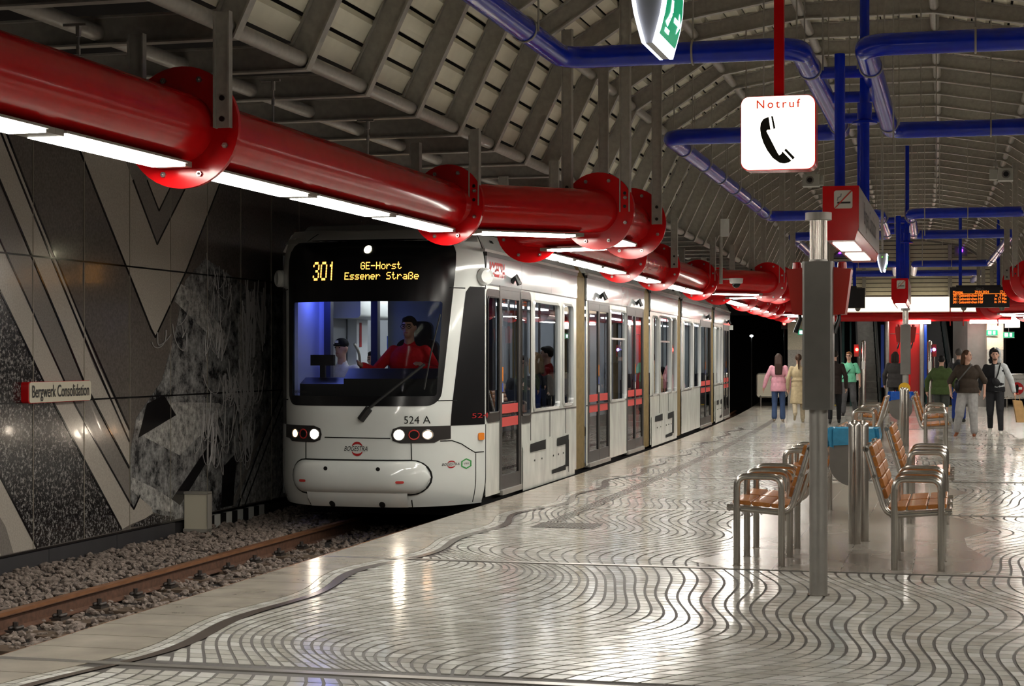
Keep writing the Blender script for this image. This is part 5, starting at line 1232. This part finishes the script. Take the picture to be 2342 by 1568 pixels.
# purple beacons on the gable, lamps in the tunnel
for t, lb in ((-2.27, 'small purple lamp on the louvred gable, left one'), (1.53, 'small purple lamp on the louvred gable, right one')):
    o = thing('purple_beacon', lb, 'lamp', P1((t, E0+.2, 4.9)), group='purple beacons')
    bb = MB(); bb.ell((0, 0, .08), .065, .04, .065); bb.build('lens', 'purple_glow', o); bb = MB(); bb.box(-.2, .2, .03, .18, -.1, .26); bb.build('case', 'bin_grey', o, smooth=0)
o = thing('tunnel_lamp', 'single white lamp deep in the black tunnel mouth', 'lamp', P1((-5.2, 60.5, 2.3)), 0)
bb = MB(); bb.ell((0, 0, 0), .06, .04, .04); bb.build('lens', 'white_glow', o); bb = MB(); bb.tube([(0, 0.02, -2.7), (0, .02, -.03)], .02, 8); bb.build('lamp_post', 'concrete_dark', o)
o = thing('tunnel_signal', 'red signal lamp at the tunnel mouth beside the left pillar', 'signal', P1((-4.05, 58.5, 2.62)), 0)
bb = MB(); bb.ell((0, -.06, .06), .05, .03, .05); bb.build('lens', 'red_glow', o); bb = MB(); bb.box(-.1, .1, -.05, .1, -.12, .2); bb.tube([(0, .02, -2.6), (0, .02, -.1)], .03, 8); bb.build('signal_case', 'black', o, smooth=0)
bb = MB(); bb.box(-9, -3.9, 66, 66.3, -1, 6); x = bb.build('wall_tunnel_left', 'dark_void', None, P1, smooth=0); tag(x, kind='structure')
bb = MB(); bb.box(2.8, 7, 66, 66.3, -1, 6); x = bb.build('wall_tunnel_right', 'dark_void', None, P1, smooth=0); tag(x, kind='structure')
# ------------------------------------------------------------------ people
mat('skin', (.52, .30, .22, 1), .5); mat('skin_dark', (.36, .20, .14, 1), .5); mat('eye_dark', (.02, .015, .012, 1), .2); mat('lips', (.38, .12, .10, 1), .5)
_cm = {}
def cm(c, r=.8):
    k = tuple(c)+(r,)
    if k not in _cm: _cm[k] = mat('cloth_%02d' % len(_cm), tuple(c)+(1,), r, var=.14, vscale=14, bump=.25, bscale=40, spec=.2)
    return _cm[k]
def solid(mb, name, m, par, vox=.012, smooth=4):
    o = mb.build(name, m, par, smooth=0)
    r = o.modifiers.new('r', 'REMESH'); r.mode = 'VOXEL'; r.voxel_size = vox; r.use_smooth_shade = True
    s = o.modifiers.new('s', 'SMOOTH'); s.iterations = smooth; s.factor = .5
    return o
def joints(h, fat=1.0, leg=0.0, kneeb=0.0, armL=None, armR=None, legL=None, legR=None, lean=0.0):
    V = Vector; j = {}
    j['pel'] = V((0, 0, .53*h)); j['chest'] = V((0, lean*.5, .72*h)); j['neck'] = V((0, lean, .835*h)); j['head'] = V((0, lean+.012*h, .925*h))
    for sg, n in ((-1, 'L'), (1, 'R')):
        j['sho'+n] = V((sg*.100*h*(.9+.1*fat), lean*.9, .787*h)); j['hip'+n] = V((sg*.052*h, 0, .51*h))
        a = armL if sg < 0 else armR
        if a is None: a = [(sg*.15*h*fat, -.01*h, .635*h), (sg*.155*h*fat, .035*h, .485*h)]
        else: a = [(p[0]*h, p[1]*h, p[2]*h) for p in a]
        j['elb'+n], j['wri'+n] = V(a[0]), V(a[1])
        l = legL if sg < 0 else legR
        if l is None: l = [(sg*.058*h, .012*h, .285*h), (sg*.062*h, -.01*h, .045*h)]
        else: l = [(p[0]*h, p[1]*h, p[2]*h) for p in l]
        j['kne'+n], j['ank'+n] = V(l[0]), V(l[1])
    return j
def hand(bb, wri, elb, h, curl=.5, sg=1):
    d = (wri-elb).normalized(); a = d.cross(Vector((0, 1, 0)))
    if a.length < .2: a = d.cross(Vector((1, 0, 0)))
    side = Vector((0, 1, 0))-d*d.y; side.normalize(); nrm_ = d.cross(side); nrm_.normalize()
    if nrm_.x*sg > 0: nrm_ = -nrm_
    pc = wri+d*.045*h/1.75; bb.caps(wri, wri+d*.06, .024, .030, 8)
    for k in range(4):
        o = side*(.027-.018*k); L = (.036, .042, .040, .032)[k]
        b0 = wri+d*.075+o; b1 = b0+d*L+nrm_*L*curl*.4; b2 = b1+d*L*.7*(1-curl*.5)+nrm_*L*curl
        bb.caps(wri+d*.05+o*.7, b0, .011, .010, 6); bb.caps(b0, b1, .0095, .009, 6); bb.caps(b1, b2, .009, .008, 6)
    t0 = wri+d*.025+side*.022; t1 = t0+side*.026+d*.028+nrm_*.008; bb.caps(t0, t1, .012, .010, 6); bb.caps(t1, t1+d*.028+nrm_*.01, .010, .0085, 6)
def person(label, loc, head_deg, h, skin='skin', fat=1.0, pose=None, look=0., top=None, legs=None, shoes=(.03, .03, .03), hair=None, coat=None, faced=True, extras=None, short=False, sleeve='long', group='people on the platform'):
    o = thing('person', label, 'person', loc, math.radians(head_deg), group)
    J = joints(h, fat, **(pose or {})); k = h/1.75
    bb = MB(); hd = J['head']; rot = Matrix.Rotation(math.radians(look), 3, 'Z')
    H = lambda x, y, z: hd+rot @ Vector((x*k, y*k, z*k))
    bb.ell(H(0, -.008, .018), .074*k, .092*k, .098*k, 16, 12, rot); bb.ell(H(0, .03, -.055), .052*k, .055*k, .058*k, 12, 8, rot)
    bb.ell(H(0, .088, -.012), .012*k, .020*k, .022*k, 8, 6); bb.ell(H(0, .080, .012), .010*k, .012*k, .030*k, 8, 6)
    for sg in (-1, 1): bb.ell(H(sg*.076, -.005, 0), .012*k, .022*k, .030*k, 8, 6)
    bb.caps(J['chest'], H(0, -.01, -.04), .062*k, .052*k, 10)
    bb.ell(J['chest'], .15*k, .09*k, .17*k); bb.ell(J['pel']+Vector((0, 0, .09*k)), .13*k, .09*k, .15*k); bb.ell(J['pel'], .145*k, .10*k, .11*k)
    for n, sg in (('L', -1), ('R', 1)):
        bb.caps(J['chest']+Vector((sg*.08*k, 0, .06*k)), J['sho'+n], .055*k, .052*k); bb.caps(J['sho'+n], J['elb'+n], .046*k, .037*k); bb.caps(J['elb'+n], J['wri'+n], .037*k, .024*k); hand(bb, J['wri'+n], J['elb'+n], h, .5, sg)
        bb.caps(J['hip'+n], J['kne'+n], .078*k, .052*k); bb.caps(J['kne'+n]+Vector((0, -.012*k, -.08*k)), J['kne'+n], .054*k, .05*k); bb.caps(J['kne'+n], J['ank'+n], .050*k, .034*k)
    body = solid(bb, 'body', skin, o, .0105, 3)
    if faced:
        for sg in (-1, 1):
            b2 = MB(); b2.ell(H(sg*.031, .077, .014), .012*k, .008*k, .007*k, 10, 6); b2.build('eye', 'eye_dark', body)
            b2 = MB(); b2.caps(H(sg*.016, .086, .034), H(sg*.046, .076, .036), .005*k, .004*k, 6); b2.build('eyebrow', cm(hair['c']) if hair else 'eye_dark', body)
        b2 = MB(); b2.ell(H(0, .083, -.052), .024*k, .010*k, .007*k, 10, 6); b2.build('mouth', 'lips', body)
    # clothing
    if top:
        bb = MB(); f = fat; zlo = top.get('hem', .50)*h; e = top.get('loose', 1.0)
        bb.ell(J['chest']+Vector((0, 0, .0)), .178*k*f*e, .120*k*f*e, .185*k, 16, 12)
        bb.ell(J['pel']+Vector((0, .01*f, .11*k)), .165*k*f*e, .125*k*f*e, .18*k, 16, 12)
        n = 16; zt = J['pel'].z+.12*k; vs = []
        for z, r in ((zt+.05, .97), (zt-.04, 1.0), ((zt+zlo)/2, 1.04*e), (zlo, 1.06*e)): vs += [(.168*k*f*r*math.cos(2*math.pi*i/n), .125*k*f*r*math.sin(2*math.pi*i/n), z) for i in range(n)]
        fs = [(q*n+i, q*n+(i+1) % n, (q+1)*n+(i+1) % n, (q+1)*n+i) for q in range(3) for i in range(n)]+[tuple(range(n)), tuple(range(3*n, 4*n))]
        bb.add(vs, fs)
        bb.caps(J['neck']+Vector((0, -.01, -.045*k)), J['neck']+Vector((0, -.005, -.02*k)), .078*k, .068*k)
        for n_, sg in (('L', -1), ('R', 1)):
            bb.caps(J['chest']+Vector((sg*.07*k, 0, .07*k)), J['sho'+n_], .075*k, .058*k*e); w = J['wri'+n_]; el = J['elb'+n_]
            if sleeve == 'short': bb.caps(J['sho'+n_], J['sho'+n_]+(el-J['sho'+n_])*.72, .064*k*e, .060*k*e)
            elif sleeve == 'elbow': bb.caps(J['sho'+n_], el, .066*k*e, .056*k*e); bb.caps(el, el+(w-el)*.15, .056*k, .052*k)
            else: bb.caps(J['sho'+n_], el, .058*k*e, .052*k*e); bb.caps(el, w-(w-el).normalized()*.015, .054*k*e, .042*k*e)
        solid(bb, top.get('name', 'jacket'), cm(top['c']), o, .0115)
    if legs:
        bb = MB(); e = legs.get('loose', 1.0)
        bb.ell(J['pel']+Vector((0, 0, .0)), .158*k*fat, .118*k*fat, .115*k, 14, 10)
        for n_, sg in (('L', -1), ('R', 1)):
            a, kn, an = J['hip'+n_], J['kne'+n_], J['ank'+n_]
            if short: bb.caps(a, kn+(a-kn)*.12, .098*k*fat, .082*k*e)
            else: bb.caps(a, kn, .094*k*fat, .074*k*e); bb.caps(kn+Vector((0, -.012*k, -.08*k)), kn, .066*k*e, .070*k*e); bb.caps(kn, an+Vector((0, 0, .03*k)), .064*k*e, legs.get('cuff', .055)*k)
        solid(bb, 'shorts' if short else 'trousers', cm(legs['c']), o, .0115)
    if coat:
        bb = MB(); n = 18; zt, zb = .62*h, coat.get('hem', .27)*h; vs = []
        for q in range(5):
            f = q/4; z = zt+(zb-zt)*f; rx = .165*k*(1+.28*f); ry = .125*k*(1+.35*f)
            vs += [(rx*math.cos(2*math.pi*i/n)*(1+.05*math.sin(5*i)*f), ry*math.sin(2*math.pi*i/n), z) for i in range(n)]
        fs = [(q*n+i, q*n+(i+1) % n, (q+1)*n+(i+1) % n, (q+1)*n+i) for q in range(4) for i in range(n)]+[tuple(range(n)), tuple(range(4*n, 5*n))]
        bb.add(vs, fs); solid(bb, 'coat_skirt', cm(coat['c']), o, .014)
        bb = MB(); bb.tube([Vector((.172*k*math.cos(2*math.pi*i/20), .131*k*math.sin(2*math.pi*i/20), .61*h)) for i in range(20)], .016, 6, closed=True); bb.build('belt', cm(tuple(x*.8 for x in coat['c'])), o)
    for n_, sg in (('L', -1), ('R', 1)):
        an = J['ank'+n_]; pitch = 0.0; kn = J['kne'+n_]; dirv = Vector((0, 1, 0)); lift = an.z-.045*h
        if lift > .03: dirv = Vector((0, .55, -.83))
        elif lift > .012: dirv = Vector((0, .93, -.36))
        bb = MB(); heel = an+Vector((0, -.025*k, -.048*k if lift < .03 else -.02)); toe = an+dirv*.165*k+Vector((sg*.015, 0, -.05*k if lift < .03 else 0))
        bb.caps(heel, toe, .036*k, .030*k, 10); bb.caps(an+Vector((0, 0, .01)), heel, .046*k, .038*k, 10); solid(bb, 'shoe', cm(shoes, .55), o, .009, 3)
    if hair:
        bb = MB(); bb.ell(H(0, -.024, .035), .086*k, .092*k, .096*k, 16, 10, rot)
        st = hair.get('style', 'short')
        if st == 'short': bb.ell(H(0, .03, .085), .066*k, .062*k, .035*k, 12, 8, rot)
        if st == 'long':
            for x in (-.05, -.02, .015, .05): bb.caps(H(x, -.08, .03), H(x*1.25, -.155, -.14), .045*k, .04*k); bb.caps(H(x*1.25, -.155, -.14), H(x*1.25, -.165, -.40), .04*k, .026*k)
            for sg in (-1, 1): bb.caps(H(sg*.07, -.02, .03), H(sg*.085, -.06, -.22), .032*k, .02*k)
        if st == 'shoulder':
            for x in (-.06, 0, .06): bb.caps(H(x, -.06, .02), H(x*1.3, -.085, -.15), .05*k, .035*k)
        if st == 'pony':
            bb.ell(H(0, -.1, .03), .035*k, .035*k, .04*k); bb.caps(H(0, -.115, .03), H(.01, -.14, -.26), .036*k, .018*k)
        # keep the face free
        solid(bb, 'hair', cm(tuple(x*.7 for x in hair['c']), .6), o, .011, 3)
        for ob in o.children:
            pass
    if extras: extras(o, J, k, H)
    return o
def strap(nm, pts, m, r=.014):
    def f(o, J, k, H): bb = MB(); bb.tube(arc_path([Vector(p)*k for p in pts], .06), r, 6); bb.build(nm, m, o)
    return f
AW = [(.145, .0, .635), (.165, .05, .50)]
mir = lambda a: [(-x, y, z) for x, y, z in a]
# pink shirt
person('person from behind in an oversized pink shirt and flared blue jeans, long brown hair', P1((-3.69, 44.0, 0)), 6, 1.68, top=dict(c=(.62, .30, .37), hem=.44, loose=1.16, name='shirt'), legs=dict(c=(.045, .075, .16), loose=1.05, cuff=.075), shoes=(.25, .2, .15), hair=dict(c=(.055, .03, .022), style='long'), faced=False,
       pose=dict(armL=[(-.17, .0, .645), (-.21, .03, .50)], legL=[(-.055, .02, .285), (-.06, -.03, .05)]))
# trench coat
person('person seen from behind in a long beige trench coat with a brown ponytail', P1((-3.18, 43.5, 0)), 4, 1.67, top=dict(c=(.46, .37, .23), hem=.52, loose=1.05), coat=dict(c=(.46, .37, .23), hem=.27), legs=dict(c=(.44, .37, .26), cuff=.06), shoes=(.4, .33, .22), hair=dict(c=(.07, .035, .02), style='pony'), faced=False,
       pose=dict(legL=[(-.055, .0, .29), (-.045, -.16, .12)], legR=[(.055, .05, .285), (.06, .06, .045)]))
person('person in black mostly hidden behind the near steel column', P1((-2.30, 42.8, 0)), 5, 1.76, top=dict(c=(.03, .02, .018), hem=.40, loose=1.05), legs=dict(c=(.012, .012, .014)), shoes=(.02, .02, .02), hair=dict(c=(.03, .02, .015)), faced=False, pose=dict(legR=[(.058, .06, .285), (.06, .09, .05)], legL=[(-.058, -.03, .285), (-.06, -.1, .06)]))
# green t-shirt
def ex_green(o, J, k, H):
    bb = MB(); bb.tube([Vector((-.13, .06, 1.38))*k, Vector((0, .155, 1.2))*k, Vector((.165, .1, 1.0))*k], .014, 6); bb.build('bag_strap', cm((.02, .025, .03)), o)
    bb = MB()
    for sg in (-1, 1): bb.tube([H(sg*.034+.024*math.cos(a), .086, .012+.02*math.sin(a)) for a in [i*math.pi/5 for i in range(10)]], .004, 5, closed=True)
    bb.tube([H(-.058, .08, .014), H(.058, .08, .014)], .004, 5); bb.build('glasses', 'eye_dark', o)
person('person walking towards us in a mint green T-shirt and grey trousers with a shoulder strap', P1((-2.01, 48.6, 0)), 178, 1.74, top=dict(c=(.16, .52, .33), hem=.52, loose=1.08, name='t_shirt'), sleeve='short', legs=dict(c=(.085, .085, .09), loose=1.2, cuff=.07), shoes=(.03, .03, .03), hair=dict(c=(.30, .13, .05)), fat=1.08, look=-10,
       pose=dict(armR=[(.17, .0, .64), (.13, .10, .52)], armL=[(-.16, .01, .64), (-.17, .04, .50)], legR=[(.07, .06, .29), (.085, .05, .045)], legL=[(-.07, .03, .285), (-.09, -.09, .06)]), extras=ex_green)
person('person from behind in a dark grey jacket with dark hair before the red lift', P1((-.78, 48.8, 0)), -6, 1.74, top=dict(c=(.045, .042, .042), hem=.44, loose=1.2), legs=dict(c=(.03, .03, .03)), shoes=(.16, .11, .05), hair=dict(c=(.035, .022, .018), style='shoulder'), fat=1.1, faced=False,
       pose=dict(legL=[(-.06, .02, .29), (-.07, -.17, .13)], legR=[(.055, .05, .285), (.055, .06, .045)]))
person('stocky person from behind in a dark green jacket, grey shorts and bare legs', P1((.14, 41.5, 0)), -12, 1.63, top=dict(c=(.055, .085, .028), hem=.45, loose=1.28), legs=dict(c=(.05, .055, .05), loose=1.1), short=True, shoes=(.04, .04, .04), hair=dict(c=(.012, .011, .012)), fat=1.18, faced=False,
       pose=dict(armR=[(.19, .0, .645), (.17, .05, .55)], armL=[(-.20, -.01, .64), (-.21, .02, .50)]))
def ex_pack(o, J, k, H):
    bb = MB(); bb.ell(Vector((0, -.17, 1.22))*k, .15*k, .09*k, .22*k); solid(bb, 'backpack', cm((.02, .02, .022)), o, .014)
    bb = MB(); bb.tube([Vector((-.12, -.1, 1.40))*k, Vector((-.13, .0, 1.50))*k, Vector((-.12, .12, 1.3))*k], .022, 8); bb.build('backpack_strap', cm((.5, .5, .52)), o)
person('person from behind in a dark hooded top and blue trousers with a backpack', P1((.66, 44.4, 0)), -4, 1.80, top=dict(c=(.045, .045, .05), hem=.48, loose=1.12), legs=dict(c=(.012, .03, .16)), shoes=(.02, .02, .02), hair=dict(c=(.10, .09, .085)), faced=False, extras=ex_pack)
# brown top, grey sweatpants
def ex_brown(o, J, k, H):
    bb = MB(); bb.ell(Vector((.19, .12, 1.02))*k, .06*k, .11*k, .13*k); solid(bb, 'shoulder_bag', cm((.012, .012, .014), .5), o, .012)
    bb = MB(); bb.tube([Vector((-.10, .09, 1.45))*k, Vector((.05, .21, 1.25))*k, Vector((.18, .15, 1.1))*k], .014, 6); bb.build('bag_strap', cm((.10, .10, .10)), o)
person('heavy person with long hair in a dark brown top and light grey sweatpants', P1((.50, 36.6, 0)), 172, 1.74, fat=1.24, top=dict(c=(.045, .034, .026), hem=.50, loose=1.1), sleeve='elbow', legs=dict(c=(.33, .325, .32), loose=1.35, cuff=.075), shoes=(.22, .07, .03), hair=dict(c=(.085, .042, .022), style='shoulder'), look=72,
       pose=dict(armR=[(.20, .02, .63), (.175, .10, .50)], armL=[(-.19, -.02, .64), (-.19, .0, .50)], legR=[(.08, .06, .285), (.12, .03, .06)], legL=[(-.07, .05, .285), (-.085, .08, .045)]), extras=ex_brown)
# half black half grey hoodie
def ex_hood(o, J, k, H):
    # second half of the hoodie is light grey: sleeve and front half panel
    bb = MB(); f = 1.06
    vs = []; n = 12
    for z, rx, ry in ((.50, .172, .135), (.58, .178, .140), (.66, .184, .142), (.72, .186, .138), (.78, .165, .118), (.815, .11, .09)):
        for i in range(n+1):
            a = math.pi/2-math.pi*i/n; a = math.pi/2+math.pi*i/n
            vs.append((rx*k*f*math.cos(a), ry*k*f*math.sin(a), z*1.76))
    fs = [(q*(n+1)+i, q*(n+1)+i+1, (q+1)*(n+1)+i+1, (q+1)*(n+1)+i) for q in range(5) for i in range(n)]
    bb.add(vs, fs); x = bb.build('hoodie_grey_half', cm((.42, .44, .45)), o, smooth=60); x.modifiers.new('s', 'SOLIDIFY').thickness = .012
    bb = MB(); bb.caps(J['shoL']+Vector((.03, 0, .01)), J['shoL'], .078, .076); bb.caps(J['shoL'], J['elbL'], .076, .066); bb.caps(J['elbL'], J['wriL']-(J['wriL']-J['elbL']).normalized()*.02, .066, .050); solid(bb, 'hoodie_grey_sleeve', cm((.42, .44, .45)), o, .0115)
    for sg, c in ((-1, (.42, .44, .45)), (1, (.012, .012, .014))):
        bb = MB()
        for i in range(7):
            a = math.radians(-20+i*26); bb.caps(H(sg*(.052+.045*math.sin(a)), -.045, -.07+.20*(1-math.cos(a))*.5*1.0), H(sg*.098*math.cos(a*.55), -.015, -.10+.24*math.sin(a*.62)), .028, .026, 8)
        bb.caps(H(sg*.055, -.03, -.13), H(sg*.10, -.02, -.10), .05, .035); solid(bb, 'hood_half', cm(c), o, .012)
    bb = MB(); bb.ell(H(0, .060, -.082), .045*k, .030*k, .026*k); solid(bb, 'beard', cm((.13, .07, .05)), o, .010, 2)
    bb = MB(); bb.ell(Vector((-.03, .165, 1.07))*k, .075*k, .04*k, .10*k, rot=Matrix.Rotation(math.radians(35), 3, 'Y')); solid(bb, 'crossbody_bag', cm((.015, .015, .017), .5), o, .010)
    bb = MB(); bb.tube([Vector((-.11, .09, 1.46))*k, Vector((-.07, .16, 1.25))*k, Vector((-.02, .175, 1.12))*k], .014, 6); bb.build('bag_strap', cm((.02, .02, .02)), o)
person('person walking towards us in a half black, half light grey hoodie and black jeans', P1((1.08, 37.4, 0)), 176, 1.76, top=dict(c=(.012, .012, .014), hem=.50, loose=1.1, name='hoodie'), legs=dict(c=(.022, .022, .025), loose=1.1, cuff=.055), shoes=(.62, .6, .56), hair=dict(c=(.015, .012, .012)), look=4, fat=1.04,
       pose=dict(armL=[(-.175, -.01, .64), (-.215, .03, .495)], armR=[(.16, .0, .64), (.17, .07, .52)], legL=[(-.06, .07, .29), (-.07, .10, .05)], legR=[(.055, .02, .285), (.06, -.10, .07)]), extras=ex_hood)
# paper bag in his hand
pb = P1((1.505, 37.28, 0)); o = thing('paper_bag', 'brown paper carrier bag held in the hand of the hooded walker', 'bag', (pb[0], pb[1], .26), math.radians(8)); mat('kraft', (.45, .27, .11, 1), .7, var=.12, vscale=12)
bb = MB(); pl = [(-.11, 0), (.11, .0), (.085, .44), (-.085, .46)]; bb.prism([(a+.1-c*.22, c) for a, c in pl], lambda a, c, d: (a, d, c), -.06, .06); bb.build('bag_body', 'kraft', o, smooth=0)
bb = MB(); bb.tube([(-.04, 0, .44), (-.02, 0, .56), (.03, 0, .60), (.06, 0, .44)], .006, 6); bb.build('bag_handle', 'kraft', o)
# ------------------------------------------------------------------ people in the tram
SIT = dict(legL=[(-.06, .22, .50), (-.06, .24, .26)], legR=[(.06, .22, .50), (.06, .24, .26)])
def tram_person(label, s, t, z, hd, h, **kw): return person(label, P1((t, s, z)), hd, h, group='people in the tram', **kw)
def ex_driver(o, J, k, H):
    bb = MB(); bb.box(-.095, -.03, .125, .14, 1.29*k, 1.325*k); bb.build('name_badge', 'pictogram_white', o, smooth=0)
    bb = MB()
    for sg in (-1, 1): bb.tube([H(sg*.034+.026*math.cos(a), .090, .012+.02*math.sin(a)) for a in [i*math.pi/5 for i in range(10)]], .003, 5, closed=True)
    bb.build('glasses', 'eye_dark', o)
tram_person('tram driver in a red jacket sitting behind the windscreen', 18.95, TC+.24, .22, 178, 1.84, fat=1.22, skin='skin_dark', top=dict(c=(.42, .010, .014), hem=.48, loose=1.08), legs=dict(c=(.02, .02, .03)), hair=dict(c=(.03, .022, .02)),
            pose=dict(armL=[(-.20, .05, .655), (-.15, .17, .695)], armR=[(.21, .05, .655), (.24, .17, .695)], **SIT), extras=ex_driver)
def ex_cap(o, J, k, H):
    bb = MB(); bb.ell(H(0, -.01, .06), .088*k, .10*k, .075*k); bb.ell(H(0, .11, .045), .06*k, .06*k, .012*k); solid(bb, 'cap', cm((.012, .012, .014)), o, .011)
    bb = MB(); bb.box(-.022, .022, .0, .004, .0, .03); x = bb.build('cap_emblem', 'decal_white', o, smooth=0); x.location = H(0, .092, .07)
tram_person('passenger in a black cap and white top standing behind the cab', 19.85, -7.13, .10, 172, 1.72, top=dict(c=(.62, .6, .58), hem=.5), legs=dict(c=(.02, .02, .02)), extras=ex_cap, look=-8)
tram_person('passenger with a dark beard seen between the cab post and the driver', 20.55, -6.96, -.02, 178, 1.70, skin='skin', top=dict(c=(.05, .05, .05), hem=.5), legs=dict(c=(.03, .03, .03)), hair=dict(c=(.03, .025, .022)))
tram_person('young passenger with long dark hair in black sitting at the first large window', 22.0, -5.36, -.37, 150, 1.68, top=dict(c=(.012, .012, .013), hem=.5), legs=dict(c=(.02, .02, .02)), hair=dict(c=(.014, .011, .010), style='long'), pose=dict(armR=[(.15, .06, .66), (.06, .2, .66)], **SIT), look=-10)
tram_person('passenger with blonde shoulder hair seen from behind through the first large window', 22.85, -5.45, .0, 20, 1.66, top=dict(c=(.02, .02, .025), hem=.48), legs=dict(c=(.03, .03, .04)), hair=dict(c=(.32, .19, .085), style='shoulder'), faced=False)
tram_person('passenger with short brown hair behind the blonde one in the tram', 22.35, -5.52, .0, 215, 1.62, top=dict(c=(.05, .05, .055), hem=.48), legs=dict(c=(.03, .03, .04)), hair=dict(c=(.06, .032, .02)))
tram_person('passenger in dark clothes sitting at the narrow window before the first bellows', 23.45, -5.42, -.36, 10, 1.70, top=dict(c=(.03, .03, .03), hem=.5), legs=dict(c=(.02, .02, .02)), hair=dict(c=(.02, .015, .013)), faced=False, pose=SIT)
tram_person('passenger in a dark red top standing behind the second tram door', 25.0, -5.75, .04, 100, 1.72, top=dict(c=(.25, .012, .012), hem=.48), legs=dict(c=(.05, .05, .055)), hair=dict(c=(.02, .015, .012)))
tram_person('passenger in dark clothes sitting at the window of the fourth tram section', 36.0, -5.6, -.3, 10, 1.70, top=dict(c=(.02, .02, .022), hem=.5), legs=dict(c=(.02, .02, .02)), hair=dict(c=(.02, .015, .013)), faced=False, pose=SIT)
